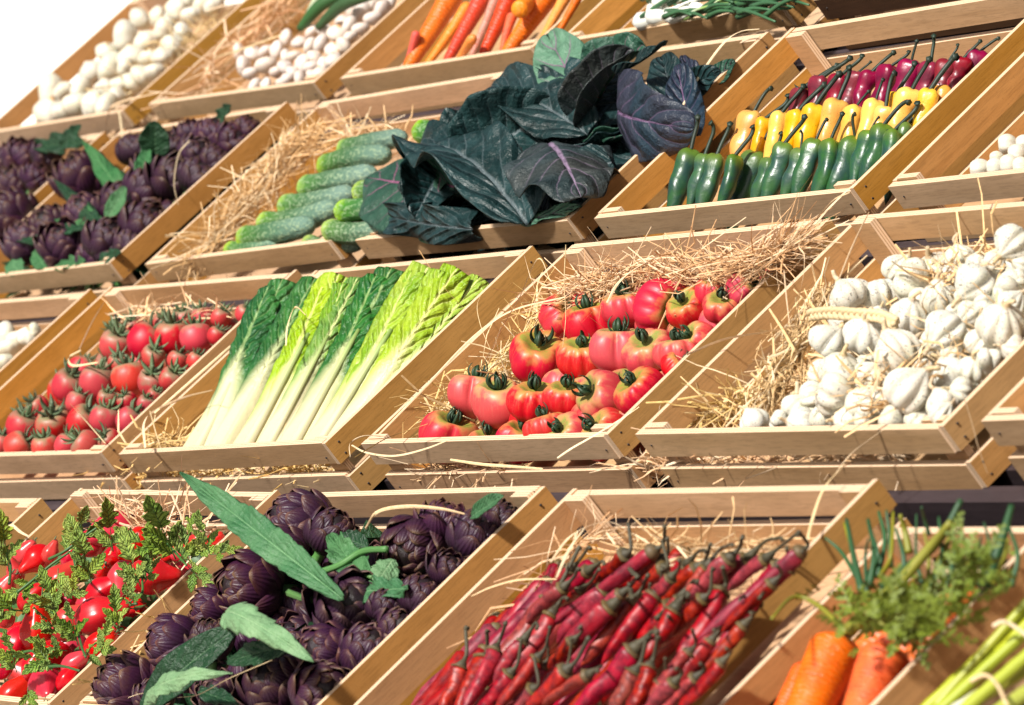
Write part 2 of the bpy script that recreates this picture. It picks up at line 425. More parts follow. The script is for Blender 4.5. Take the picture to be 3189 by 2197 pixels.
M['sepal_dark'] = plain('dark_green_calyx', (.022, .055, .022), .5, 40, .3)
M['sepal'] = plain('green_calyx', (.115, .17, .08), .55, 40, .3, vary=.2)
def calyx_mesh(seed, n, L, W, rise, curl, mat, stub=.25, stubr=.06):
    r = random.Random(seed); mb = MB()
    for i in range(n):
        a = 2*PI*(i + r.uniform(-.2, .2))/n; ll = L*r.uniform(.75, 1.2); cu = curl*r.uniform(.6, 1.3); ri = rise + r.uniform(-.3, .3); tw = r.uniform(-.7, .7)
        d = Vector((math.cos(a), math.sin(a), 0)); sd = Vector((-d.y, d.x, 0))
        pos = d*.03; ang = ri; pts = []
        N = 8
        for k in range(N + 1):
            t = k/N; w = W*(math.sin(PI*min(1, t*.85 + .14))**.8)*(1 - t*.25) if k < N else W*.03
            dd = d*math.cos(ang) + Vector((0, 0, 1))*math.sin(ang)
            nn = Vector((0, 0, 1))*math.cos(ang) - d*math.sin(ang)
            s2 = (sd*math.cos(tw*t) + nn*math.sin(tw*t))
            pts.append((pos - s2*w, pos + nn*w*.35*-1, pos + s2*w, pos + nn*(w*.35 + .006)))
            pos = pos + dd*ll/N; ang += cu/N
        V, F = [], []
        for q in pts: V += [q[0], q[1], q[2], q[3]]
        for k in range(N):
            for j in range(4):
                b = k*4; F.append([b + j, b + (j + 1) % 4, b + 4 + (j + 1) % 4, b + 4 + j])
        F.append([N*4 + 3, N*4 + 2, N*4 + 1, N*4])
        mb.add(V, F)
    if stub:
        V, F, U = tube(curve_pts([(0, 0, -.03), (.02, 0, stub*.5), (.08, .02, stub)], 5), lambda t, a: stubr*(1 + .4*t), 8); mb.add(V, F, U)
    return mb.mesh('calyx', [mat])

# ---- bulbs
def garlic_mat(name, col, green, specks, warm):
    m = NM(name, .48, .4)
    u, v = m.uv(); n1 = m.noise(m.obj(), 1.6, 3); st = m.noise(m.obj((9, 9, .5)), 1.5, 3, .6)
    c = m.mix(m.math('MULTIPLY', m.ramp(n1, [(.45, 0.), (.75, 1.)]), .6), col, green)
    c = m.mix(m.math('MULTIPLY', m.ramp(st, [(.46, 0.), (.72, 1.)]), .42), c, warm)
    c = m.mix(m.ramp(u, [(.78, 0.), (.97, 1.)]), c, warm); c = m.mix(m.ramp(m.math('ADD', u, m.math('MULTIPLY', m.math('SUBTRACT', st, .5), .12)), [(.03, 1.), (.12, 0.)]), c, (.28, .18, .09))
    if specks:
        sp = m.noise(m.obj(), 11, 2, .5); pa = m.noise(m.obj(), 1.8, 2)
        k = m.math('MULTIPLY', m.ramp(sp, [(.60, 0.), (.65, 1.)]), m.ramp(pa, [(.36, 0.), (.52, 1.)]))
        c = m.mix(m.math('MULTIPLY', k, specks), c, (.05, .055, .06))
    c = m.vary(c, .05, .01, .2); m.bump(st, .12, .02)
    return m.out(c, (.06, .003))
M['garlic'] = garlic_mat('speckled_garlic_skin', (.69, .655, .565), (.53, .55, .40), .9, (.50, .38, .24))
M['garlic_far'] = garlic_mat('greenish_garlic_skin', (.68, .64, .54), (.48, .53, .36), .0, (.55, .38, .22))
M['onion'] = garlic_mat('white_onion_skin', (.70, .62, .56), (.60, .52, .46), .0, (.55, .27, .12))
M['stalk'] = plain('dry_garlic_stalk', (.66, .50, .30), .6, 8, .3)
def garlic_bulb(seed, lobes=8, tall=1.0, nu=22, nv=48, mat=None, cut=.17, name='bulb'):
    r = random.Random(seed); ph = r.uniform(0, 6); am = [r.uniform(.5, 1.4) for _ in range(lobes)]; lean = r.uniform(-.25, .25)
    prof = [(0, -.62), (.35, -.70), (.72, -.58), (.95, -.25), (1.0, .05), (.90, .35), (.66, .62), (.40, .80), (.25, .91), (.18, .98), (.16, 1.04)]
    pc = curve_pts([(a, 0, b) for a, b in prof], nu)
    def fn(u, v):
        p = pc[int(round(u*nu))]; a = v*2*PI
        k = v*lobes + .25*math.sin(a + ph); i = int(k) % lobes; g = abs(math.sin(PI*(k - int(k))))**.6
        w = math.sin(min(1, u*1.15)*PI)**.6 if u < .85 else .2
        rr = p.x*(1 - cut*am[i]*(1 - g)*w*1.9 + .05*math.sin(a + ph)*w)
        return (rr*math.cos(a) + lean*.3*max(0, p.z)**2, rr*math.sin(a), p.z*tall)
    V, F, U = grid(nu, nv, fn, True)
    F.append([nu*nv + j for j in range(nv)])
    return mesh(name, V, F, mat, U)
def stalk_mesh(seed):
    r = random.Random(seed)
    V, F, U = tube(curve_pts([(0, 0, .9), (r.uniform(-.1, .1), 0, 1.15), (r.uniform(-.3, .3), r.uniform(-.3, .3), 1.42)], 6), lambda t, a: .13*(1 - .35*t) + .02*math.sin(4*a), 8)
    return mesh('stalk', V, F, M['stalk'], U)

# ---- pepper: axis +Z from shoulder (0) towards the tip
def pepper_body(seed, mat, L=4.3):
    r = random.Random(seed); ph = r.uniform(0, 6); b1 = r.uniform(-.25, .25); b2 = r.uniform(-.2, .2); ws = r.uniform(.78, .92); wp = r.uniform(.26, .36); lb = r.choice([3, 3, 4])
    N = 34
    def rad(t):
        top = 1 - math.exp(-(t/.035)**1.1*1.0) if t < .3 else 1
        base = (1.0 - .05*t) if t < .12 else 0.99*(1 - ((t - .12)/.88)**1.7)**.75
        waist = 1 - (1 - ws)*math.exp(-((t - wp)/.10)**2) + .08*math.exp(-((t - wp - .22)/.12)**2)
        return max(.02, top*base*waist)
    V, U, F = [], [], []
    seg = 36
    for i in range(N + 1):
        t = (i/N)**1.25; z = L*t - .12*math.exp(-(t/.03)**2)*0
        cx = b1*math.sin(t*PI*1.4) + .25*math.sin(t*9 + ph)*t*.4; cy = b2*math.sin(t*PI)
        for j in range(seg):
            a = 2*PI*j/seg
            lob = 1 + (.075*math.cos(lb*a + ph + t*1.2))*math.exp(-t*1.6) + .03*math.sin(2*a + 8*t + ph) + .02*math.sin(a*3 + 17*t + ph)
            q = rad(t)*lob; zz = z - .16*math.cos(lb*a + ph)*math.exp(-(t/.05)**2)*(rad(t)) 
            if i == 0: q = .10; zz = .14
            V.append((cx + q*math.cos(a), cy + q*.86*math.sin(a), zz)); U.append((t, j/seg))
    for i in range(N):
        for j in range(seg):
            k = (j + 1) % seg; F.append([i*seg + j, (i + 1)*seg + j, (i + 1)*seg + k, i*seg + k])
    F.append([N*seg + j for j in range(seg)]); F.append([seg - 1 - j for j in range(seg)])
    return mesh('body', V, F, mat, U)
def pepper_stem(seed, mat):
    r = random.Random(seed); b = r.uniform(-.9, .9); c = r.uniform(.1, .9)
    pts = curve_pts([(0, 0, .22), (.02, .03, -.15), (.12*b, .1, -.9), (.25*b, .12, -1.7), (.25*b + .25*c, .12, -2.15), (.25*b + .6*c, .1, -2.25)], 16)
    V, F, U = tube(pts, lambda t, a: (.34*math.exp(-(t/.06)**2) + .13 + .09*math.exp(-((t - 1)/.07)**2))*(1 + .1*math.cos(5*a)), 10)
    return mesh('stem', V, F, mat, U)
def pepper_mat(name, body, dark, shoulder, speck):
    m = NM(name, .33, .5); u, v = m.uv()
    n1 = m.noise(m.obj(), .9, 3, .5, .4); n2 = m.noise(m.obj(), 14, 2, .5)
    c = m.mix(m.ramp(n1, [(.38, 0.), (.66, 1.)]), body, dark)
    c = m.mix(m.math('MULTIPLY', m.ramp(u, [(.02, 1.), (.22, 0.)]), .8), c, shoulder)
    c = m.mix(m.math('MULTIPLY', m.ramp(n2, [(.67, 0.), (.71, 1.)]), speck), c, (.05, .03, .01))
    c = m.vary(c, .14, .012, .08)
    m.bump(n1, .06, .05)
    return m.out(c)
M['pg'] = pepper_mat('green_pepper_skin', (.028, .095, .03), (.018, .055, .045), (.14, .22, .018), .55)
M['py'] = pepper_mat('yellow_pepper_skin', (.80, .40, .035), (.72, .30, .03), (.83, .47, .06), .75)
M['pr'] = pepper_mat('crimson_pepper_skin', (.21, .005, .030), (.10, .004, .020), (.27, .008, .035), .2)
M['pstem'] = plain('dark_green_stem', (.018, .036, .022), .55, 4, .3)

# ---- leaves: local Y runs along the leaf, Z is its upper side
def leaf_geo(seed, L=1.0, W=.5, prof='oval', nt=40, ns=18, cup=.15, arch=0., wave=.06, wf=3., crk=.03, vein=.01, nveins=7, serr=0., petiole=0., lobes=0, twist=0., fold=0., thick=0.0, crf=7):
    r = random.Random(seed); ph1, ph2 = r.uniform(0, 6), r.uniform(0, 6); so = r.uniform(0, 50)
    def half(t, side):
        if petiole and t < petiole: return .018*L
        q = (t - petiole)/(1 - petiole) if petiole else t
        if prof == 'oval': w = math.sin(PI*min(1, q*.97 + .03))**.62*(1 - .12*q)
        elif prof == 'broad': w = (math.sin(PI*min(1, q*.95 + .05)**.8)**.5)
        elif prof == 'lance': w = math.sin(PI*min(1, (q*.96 + .04))**.85)**.9
        elif prof == 'romaine': w = .68 - .02*q + .34*(1/(1 + math.exp(-(q - .46)/.10)))*(1 - ((max(0, q - .80))/.215)**2.2*.98)
        elif prof == 'pinnate': w = math.sin(PI*(q*.94 + .06))**.7
        w = max(.01, w)
        if lobes: w *= .36 + .64*abs(math.sin(PI*(q*lobes + (.15 if side > 0 else 0))))**.8
        if serr: 
            k = (q*nveins*2.3 + (.3 if side > 0 else 0)) % 1.0
            w *= 1 - serr*(1 - k)*min(1, 4*(1 - q))*(.6 + .8*abs(noise.noise(Vector((q*9, side, so)))))
        w *= 1 + .08*noise.noise(Vector((q*4, side*3, so)))
        return w*W*.5
    cent, angs = [], []; p = Vector((0, 0)); 
    for i in range(nt + 1):
        t = i/nt; a = arch*(t - .5) if not isinstance(arch, tuple) else lerp(arch[0], arch[1], t)
        cent.append(p.copy()); angs.append(a); p = p + Vector((math.cos(a), math.sin(a)))*(L/nt)
    V, U, F = [], [], []
    for i in range(nt + 1):
        t = i/nt; a = angs[i]
        tg = Vector((0, math.cos(a), math.sin(a))); nn = Vector((0, -math.sin(a), math.cos(a)))
        for j in range(ns + 1):
            s = -1 + 2*j/ns; sg = 1 if s >= 0 else -1
            w = half(t, sg); x = s*w
            z = cup*(abs(s)**1.6)*w*2
            gate = 1.0 if prof != 'romaine' else 1/(1 + math.exp(-(t - .50)/.06))
            z += wave*gate*L*(abs(s)**2.2)*(math.sin(2*PI*wf*t + (ph1 if sg > 0 else ph2)) + 1.3*noise.noise(Vector((t*wf*2.1, sg*4.0, so))))*.7 * min(1, w/(W*.25))
            z += crk*gate*L*noise.fractal(Vector((x/L*crf + so, t*crf, so)), 1.0, 2.0, 3)*min(1, abs(s)*1.5 + .2)
            if vein:
                vv = abs(math.sin(PI*(t*nveins - abs(x)*nveins*.95)))
                z += vein*gate*L*(vv**.6)*(abs(s) > .05)*min(1, 5*(1 - abs(s)))*min(1, w/(W*.3))
                z += -vein*L*1.2*math.exp(-(s*w/(W*.5)/.06)**2)
            ax = fold*abs(s); xx = x*math.cos(ax); z += abs(x)*math.sin(ax)
            tw = twist*(t - .3); x2 = xx*math.cos(tw) - z*math.sin(tw); z2 = xx*math.sin(tw) + z*math.cos(tw)
            P = Vector((x2, cent[i].x, cent[i].y)) + nn*z2
            V.append(P); U.append((t, .5 + .5*s))
    for i in range(nt):
        for j in range(ns):
            b = i*(ns + 1) + j; F.append([b, b + 1, b + ns + 2, b + ns + 1])
    tip = V[nt*(ns + 1) + ns//2]; R = Matrix.Rotation(-math.atan2(tip.z, tip.y), 3, 'X'); q = 1/max(.01, math.hypot(tip.y, tip.z))*L
    V = [(R @ v)*q for v in V]
    return V, F, U
def leaf_mat(name, dark, light, veinc, vw=.02, sidev=7, sv=.5, rough=.55, ribw=.035, crinkle_dark=.6, purple=None, base=None, slope=.76, spec=.42, bv=.45):
    m = NM(name, rough, spec); u, v = m.uv()
    n1 = m.noise(m.obj(), 16, 4, .6, .3); n2 = m.noise(m.obj(), 75, 4, .65, .4)
    c = m.mix(m.ramp(n1, [(.36, 0.), (.66, 1.)]), dark, light)
    c = m.mix(m.math('MULTIPLY', m.ramp(n2, [(.48, 0.), (.7, 1.)]), crinkle_dark), c, tuple(x*.45 for x in dark))  # crinkle shade put into the colour from the fine bump noise
    if purple: c = m.mix(m.math('MULTIPLY', m.ramp(m.noise(m.obj(), 8, 2), [(.45, 0.), (.62, 1.)]), .7), c, purple)
    s = m.math('ABSOLUTE', m.math('SUBTRACT', v, .5))
    q = m.math('SUBTRACT', m.math('MULTIPLY', u, float(sidev)), m.math('MULTIPLY', s, 2*slope*sidev*.4))
    nz = m.math('MULTIPLY', m.math('SUBTRACT', n1, .5), 1.8 if base else .5)
    q = m.math('ADD', q, nz)
    tri = m.math('PINGPONG', q, .5)
    lines = m.ramp(tri, [(.0, 1.), (vw*3.5, 0.)])
    lines = m.math('MULTIPLY', lines, m.ramp(s, [(.18, sv), (.46, .05)]))
    if base: lines = m.math('MULTIPLY', lines, m.ramp(u, [(.38, 0.), (.58, 1.)]))
    rib = m.ramp(m.math('DIVIDE', s, m.math('SUBTRACT', 1.25, u)), [(ribw*.6, 1.), (ribw*1.2, 0.)])
    k = m.math('MAXIMUM', lines, rib)
    c = m.mix(k, c, veinc)
    if base:
        bb = m.math('SUBTRACT', m.math('MULTIPLY_ADD', s, -.62, .72), u)
        bb = m.math('ADD', bb, m.math('MULTIPLY', m.math('SUBTRACT', n1, .5), .3))
        c = m.mix(m.ramp(bb, [(.0, 0.), (.30, 1.)]), c, base)
    c = m.vary(c, .10, .008, .08)
    tb = m.ramp(tri, [(.0, 0.), (.35, 1.)])
    if base: tb = m.math('MULTIPLY', tb, m.ramp(u, [(.42, 0.), (.62, 1.)]))
    m.bump(m.math('ADD', m.math('MULTIPLY', n2, .9 if not base else m.math('MULTIPLY_ADD', m.ramp(u, [(.35, 0.), (.6, 1.)]), .9, .15)), m.math('MULTIPLY', tb, bv)), .8, .008)
    m.b.inputs['Subsurface Weight'].default_value = 0
    return m.out(c)
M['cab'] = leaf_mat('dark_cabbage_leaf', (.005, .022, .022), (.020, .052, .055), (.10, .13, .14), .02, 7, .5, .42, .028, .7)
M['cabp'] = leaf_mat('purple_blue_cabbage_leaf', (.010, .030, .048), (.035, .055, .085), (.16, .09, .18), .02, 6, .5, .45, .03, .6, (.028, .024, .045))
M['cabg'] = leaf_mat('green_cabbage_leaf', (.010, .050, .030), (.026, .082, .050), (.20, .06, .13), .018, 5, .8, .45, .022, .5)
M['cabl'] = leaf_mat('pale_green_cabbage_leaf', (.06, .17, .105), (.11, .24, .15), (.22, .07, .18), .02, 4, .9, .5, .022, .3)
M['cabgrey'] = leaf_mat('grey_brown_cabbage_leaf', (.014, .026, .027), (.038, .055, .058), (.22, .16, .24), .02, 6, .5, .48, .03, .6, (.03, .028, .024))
M['artl'] = leaf_mat('artichoke_leaf', (.030, .12, .040), (.070, .175, .070), (.13, .26, .12), .03, 9, .35, .55, .02, .25, bv=.08)
M['artd'] = leaf_mat('dark_artichoke_leaf', (.006, .036, .012), (.012, .055, .020), (.05, .12, .05), .03, 7, .35, .5, .02, .4, bv=.08)
M['artp'] = leaf_mat('pale_artichoke_leaf', (.11, .23, .10), (.19, .31, .15), (.24, .36, .19), .03, 7, .3, .6, .02, .15, bv=.06)
M['romd'] = leaf_mat('dark_romaine_leaf', (.012, .095, .018), (.045, .18, .03), (.22, .34, .12), .03, 13, .55, .42, .10, .6, None, (.68, .62, .36), .42)
M['roml'] = leaf_mat('bright_romaine_leaf', (.20, .36, .012), (.38, .52, .04), (.60, .66, .20), .03, 13, .6, .42, .10, .3, None, (.68, .62, .36), .42)
M['romm'] = leaf_mat('mid_romaine_leaf', (.07, .21, .02), (.19, .35, .03), (.5, .58, .2), .03, 13, .6, .42, .10, .35, None, (.68, .62, .36), .42)
M['sprig'] = leaf_mat('tomato_sprig_leaf', (.15, .28, .035), (.42, .50, .09), (.12, .22, .06), .03, 6, .6, .5, .03, .3)
M['vine'] = plain('tomato_vine', (.05, .14, .035), .5, 6, .3)
M['artstem'] = plain('artichoke_stem', (.10, .24, .07), .5, 6, .3)

def place_leaf(name, pb, pt, wpx_ratio, mat, label, cat, group, facing=None, seed=1, thick=.0009, **kw):
    """a leaf whose base is at pb and tip at pt; its upper side turned towards 'facing'"""
    L = (pt - pb).length; y = (pt - pb).normalized()
    f = facing or (-FW*.7 + BN*.7); z = (f - y*f.dot(y)).normalized(); x = y.cross(z)
    V, F, U = leaf_geo(seed, 1.0, wpx_ratio, **kw)
    me = mesh(name, [v*L for v in V], F, mat, U)
    # real thickness of the blade
    n = len(me.vertices); no = np.empty(n*3); me.vertices.foreach_get('normal', no); co = np.empty(n*3); me.vertices.foreach_get('co', co)
    no = no.reshape(-1, 3); co = co.reshape(-1, 3)
    nt, ns = kw.get('nt', 40), kw.get('ns', 18)
    V2 = [tuple(c) for c in co] + [tuple(c) for c in co - no*thick]
    F2 = [list(f) for f in F] + [[i + n for i in reversed(f)] for f in F]
    def idx(i, j): return i*(ns + 1) + j
    edge = [idx(0, j) for j in range(ns + 1)] + [idx(i, ns) for i in range(1, nt + 1)] + [idx(nt, j) for j in range(ns - 1, -1, -1)] + [idx(i, 0) for i in range(nt - 1, 0, -1)]
    for a, b in zip(edge, edge[1:] + edge[:1]): F2.append([b, a, a + n, b + n])
    bpy.data.meshes.remove(me)
    me = mesh(name, V2, F2, mat, list(U) + list(U))
    o = obj(name, me, None, pb, Matrix((x, y, z)).transposed())
    if label: tag(o, label, cat, group)
    return o

# ---- artichoke: globe of overlapping bracts, axis +Z towards its tip
def artichoke_mat():
    m = NM('artichoke_bract', .45, .35); u, v = m.uv()
    s = m.math('ABSOLUTE', m.math('SUBTRACT', v, .5)); st = m.noise(m.obj((1, 1, 1)), 5, 3); n2 = m.noise(m.obj(), 30, 3)
    c = m.ramp(m.math('ADD', u, m.math('MULTIPLY', m.math('SUBTRACT', st, .5), .35)), [(.0, (.022, .028, .010)), (.35, (.014, .005, .010)), (.75, (.034, .008, .028)), (.97, (.060, .022, .024))])
    c = m.mix(m.math('MULTIPLY', m.ramp(n2, [(.5, 0.), (.75, 1.)]), .3), c, (.058, .028, .050))
    rib = m.noise(m.n_map(v), 1, 2) if hasattr(m, 'n_map') else st
    c = m.mix(m.ramp(m.math('MULTIPLY', m.ramp(u, [(.93, 0.), (.99, 1.)]), 1.0), [(0., 0.), (1., .5)]), c, (.22, .12, .07))
    wv = m.math('SINE', m.math('MULTIPLY', v, 55.0)); m.bump(m.mix(.5, wv, n2), .22, .02)
    c = m.vary(c, .2, .02, .12)
    return m.out(c)
M['art'] = artichoke_mat()
def artichoke_head(seed, openness=.25):
    r = random.Random(seed); mb = MB(); n = 24; ga = 2.39996
    for i in range(n):
        t = i/(n - 1)                       # 0 outer/bottom -> 1 inner/top
        a = i*ga + r.uniform(-.15, .15)
        el = lerp(-.85, 1.35, t**.92)       # where on the globe the bract is rooted
        size = lerp(1.75, 1.15, t)*r.uniform(.9, 1.12)*(.8 if i < 4 else 1)
        out = Vector((math.cos(a)*math.cos(el), math.sin(a)*math.cos(el), math.sin(el)))
        root = Vector((math.cos(a)*.45*math.cos(el*.8), math.sin(a)*.45*math.cos(el*.8), -.55 + .55*t))
        up = Vector((0, 0, 1)); rad_d = Vector((math.cos(a), math.sin(a), 0)); sd = Vector((-math.sin(a), math.cos(a), 0))
        op = openness*(1 - t)*r.uniform(.3, 2.2)
        NT, NS = 9, 6; rows = []
        ph = r.uniform(-.12, .12)
        for k in range(NT + 1):
            q = k/NT
            e = lerp(lerp(-1.0, .35, t), lerp(.25, 1.42, t**.85), q)
            R = lerp(.78, 1.0, math.sin(q*PI*.6))*(1 - .22*t) + op*q*q*.9 + .03
            c = Vector((math.cos(a)*math.cos(e), math.sin(a)*math.cos(e), math.sin(e)*1.12))*R
            w = size*.40*math.sin(PI*min(1, q*.74 + .18))**.8
            if k == NT: w *= .35
            nrm = c.normalized()
            rows.append([(c + sd*(s_ := (-1 + 2*j/NS))*w*math.cos(.0) - nrm*(abs(s_)**2)*w*.62 + sd*ph*q, nrm) for j in range(NS + 1)])
        V, U, F = [], [], []
        th = .055
        for lay in (0, 1):
            for k in range(NT + 1):
                for j in range(NS + 1):
                    p, nn = rows[k][j]; s_ = -1 + 2*j/NS
                    V.append(p - nn*(th*(1 - .5*s_*s_)*(1 - .5*k/NT) if lay else 0)); U.append((k/NT, j/NS))
        m_ = (NT + 1)*(NS + 1)
        for k in range(NT):
            for j in range(NS):
                b = k*(NS + 1) + j; F.append([b, b + 1, b + NS + 2, b + NS + 1]); F.append([b + m_ + NS + 1, b + m_ + NS + 2, b + m_ + 1, b + m_])
        def ix(k, j): return k*(NS + 1) + j
        eg = [ix(0, j) for j in range(NS + 1)] + [ix(k, NS) for k in range(1, NT + 1)] + [ix(NT, j) for j in range(NS - 1, -1, -1)] + [ix(k, 0) for k in range(NT - 1, 0, -1)]
        for x_, y_ in zip(eg, eg[1:] + eg[:1]): F.append([y_, x_, x_ + m_, y_ + m_])
        mb.add(V, F, U)
    # core
    V, F, U = grid(8, 16, lambda u, v: (.74*math.sin(u*PI)*math.cos(v*2*PI), .74*math.sin(u*PI)*math.sin(v*2*PI), .86*math.cos(u*PI)), True)
    mb.add(V, F, [(.3, .5)]*len(V))
    return mb.mesh('head', [M['art']])
def artichoke_stem(seed):
    r = random.Random(seed)
    V, F, U = tube(curve_pts([(0, 0, -.7), (.05, 0, -1.2), (r.uniform(-.2, .2), .1, -1.7)], 6), lambda t, a: .2 + .015*math.cos(7*a), 12)
    return mesh('stem', V, F, M['artstem'], U)

# ---- chili, axis +Z from the calyx (0) to the tip (1); scaled by length, radius given as ratio
M['chili'] = (lambda m: (lambda c: m.out(c))(m.vary(m.mix(m.math('MULTIPLY', m.ramp(m.noise(m.obj((60, 60, 25)), 1, 3, .6), [(.5, 0.), (.72, 1.)]), .5), m.mix(m.ramp(m.noise(m.obj(), 9, 3), [(.35, 0.), (.65, 1.)]), (.34, .006, .009), (.12, .004, .010)), (.40, .05, .065)), .16, .012, .1)))(NM('dried_chili_skin', .44, .4))
M['chcap'] = plain('tan_chili_cap', (.13, .085, .03), .6, 30, .3)
M['chstem'] = plain('grey_green_chili_stem', (.07, .06, .032), .65, 30, .4, vary=.2)
def chili_body(seed, ratio):
    r = random.Random(seed); so = r.uniform(0, 90); N, seg = 34, 16; bend = r.uniform(-.05, .05); b2 = r.uniform(-.04, .04)
    V, U, F = [], [], []
    for i in range(N + 1):
        t = i/N; R = ratio*(min(1, (t + .015)/.07)**.5)*(1 - .30*t)*(1 - max(0, (t - .72)/.28)**1.8*.96)
        cx = bend*math.sin(t*PI*1.2) + ratio*.25*noise.noise(Vector((t*4, so, 0))); cy = b2*math.sin(t*PI)
        for j in range(seg):
            a = 2*PI*j/seg
            q = R*(1 + .13*noise.fractal(Vector((math.cos(a)*1.2, math.sin(a)*1.2, t*9 + so)), 1, 2, 2) + .08*math.cos(3*a + so + t*4))
            V.append((cx + q*math.cos(a), cy + q*math.sin(a)*.85, t)); U.append((t, j/seg))
    for i in range(N):
        for j in range(seg):
            k = (j + 1) % seg; F.append([i*seg + j, (i + 1)*seg + j, (i + 1)*seg + k, i*seg + k])
    F.append([seg - 1 - j for j in range(seg)]); F.append([N*seg + j for j in range(seg)])
    return mesh('body', V, F, M['chili'], U)
def chili_cap(ratio):
    V, F, U = tube([(0, 0, -.035), (0, 0, -.012), (0, 0, .018), (0, 0, .035)], lambda t, a: ratio*([.45, .86, 1.0, .7][min(3, int(round(t*3)))])*(1 + .06*math.cos(6*a)), 12)
    return mesh('cap', V, F, M['chcap'], U)

# ---- pear tomato: axis +Z from the round end to the narrow end
def pear_fruit(seed, nu=28, nv=40, neck=.5):
    r = random.Random(seed); ph = r.uniform(0, 6); b = r.uniform(-.25, .25)
    def fn(u, v):
        a = v*2*PI; p = u*PI
        z = -math.cos(p)*1.45 + .45
        rr = math.sin(p)**.85*(1 - neck*(1/(1 + math.exp(-(z - .85)/.22))))
        rr *= 1 + .035*math.cos(4*a + ph)*math.sin(p) + .02*math.cos(7*a + ph)
        return (rr*math.cos(a) + b*.5*max(0, z)**2*.5, rr*math.sin(a), z)
    V, F, U = grid(nu, nv, fn, True)
    return mesh('fruit', V, F, M['tom3'], [(1 - u, v) for u, v in U])

# ---- carrot: axis +Z from the crown (0) to the tip (1)
def carrot_mat(name, col, dark, ringc):
    m = NM(name, .42, .45); u, v = m.uv()
    n1 = m.noise(m.obj((1, 1, 1)), 7, 3); w = m.n('ShaderNodeTexWave', wave_type='BANDS', bands_direction='Z'); m.L(m.obj(), w.inputs['Vector'])
    w.inputs['Scale'].default_value = 9; w.inputs['Distortion'].default_value = 7; w.inputs['Detail'].default_value = 3; w.inputs['Detail Scale'].default_value = 1.5
    c = m.mix(m.ramp(n1, [(.35, 0.), (.7, 1.)]), col, dark)
    c = m.mix(m.math('MULTIPLY', m.ramp(w.outputs['Fac'], [(.80, 0.), (.97, 1.)]), .28), c, ringc)
    m.bump(w.outputs['Fac'], .25, .01)
    return m.out(m.vary(c, .07, .008, .06))
M['car'] = carrot_mat('orange_carrot_skin', (.80, .135, .012), (.70, .085, .010), (.85, .34, .12))
M['cary'] = carrot_mat('yellow_orange_carrot_skin', (.85, .27, .01), (.82, .21, .008), (.88, .5, .15))
M['carr'] = carrot_mat('red_carrot_skin', (.66, .07, .025), (.58, .05, .02), (.75, .22, .12))
M['carp'] = carrot_mat('pinkish_carrot_skin', (.50, .22, .17), (.52, .15, .10), (.6, .4, .3))
def carrot_body(seed, ratio, mat, blunt=.45):
    r = random.Random(seed); so = r.uniform(0, 90); b = r.uniform(-.03, .03)
    N, seg = 40, 22; V, U, F = [], [], []
    for i in range(N + 1):
        t = i/N; R = ratio*math.sqrt(max(0, 1 - (1 - min(1, (t + .003)/.11))**2))*(1 - (1 - blunt)*t)*(1 - max(0, (t - .9)/.1)**2*.9)
        ring = 1 + .018*noise.noise(Vector((0, so, t*38))) + .03*noise.noise(Vector((so, 0, t*6)))
        for j in range(seg):
            a = 2*PI*j/seg; q = R*ring*(1 + .02*noise.noise(Vector((math.cos(a), math.sin(a), t*30 + so))))
            V.append((q*math.cos(a) + b*math.sin(t*PI), q*math.sin(a), t)); U.append((t, j/seg))
    for i in range(N):
        for j in range(seg):
            k = (j + 1) % seg; F.append([i*seg + j, (i + 1)*seg + j, (i + 1)*seg + k, i*seg + k])
    F.append([seg - 1 - j for j in range(seg)]); F.append([N*seg + j for j in range(seg)])
    return mesh('root', V, F, mat, U)

# ---- cucumber: axis +Z
def cuke_mat():
    m = NM('cucumber_skin', .6, .3); u, v = m.uv()
    n1 = m.noise(m.obj((1, 1, .35)), 70, 3, .6); n2 = m.noise(m.obj((1, 1, .6)), 210, 3, .65)
    e = m.math('ADD', u, 0.0)
    c = m.ramp(m.math('ADD', e, m.math('MULTIPLY', m.math('SUBTRACT', n1, .5), .18)), [(.0, (.44, .54, .12)), (.10, (.28, .44, .05)), (.20, (.06, .17, .025)), (.5, (.05, .13, .05)), (.9, (.13, .22, .17))])
    c = m.mix(m.math('MULTIPLY', m.ramp(n2, [(.50, 0.), (.62, 1.)]), .55), c, (.36, .46, .28))
    m.bump(m.mix(.5, n1, n2), 1.0, .005)
    return m.out(m.vary(c, .1, .01, .1))
M['cuke'] = cuke_mat()
def cuke_mesh(seed, R=.02, L=.225):
    r = random.Random(seed); b = r.uniform(.003, .007); so = r.uniform(0, 50); N, seg = 40, 26; V, U, F = [], [], []
    for i in range(N + 1):
        t = i/N; e = min(t, 1 - t); rr = R*min(1, (e + .001)/.09)**.42*(1 - .20*math.exp(-((t - .28)/.15)**2)*.4)*(1 - .22*t)
        for j in range(seg):
            a = 2*PI*j/seg; q = rr*(1 + .05*math.cos(8*a)*math.sin(t*PI) + .05*noise.noise(Vector((math.cos(a)*3, math.sin(a)*3, t*16 + so))))
            V.append((q*math.cos(a), q*math.sin(a) + b*math.sin(t*PI)*2, t*L)); U.append((t, j/seg))
    for i in range(N):
        for j in range(seg):
            k = (j + 1) % seg; F.append([i*seg + j, (i + 1)*seg + j, (i + 1)*seg + k, i*seg + k])
    F.append([seg - 1 - j for j in range(seg)]); F.append([N*seg + j for j in range(seg)])
    return mesh('cucumber', V, F, M['cuke'], U)
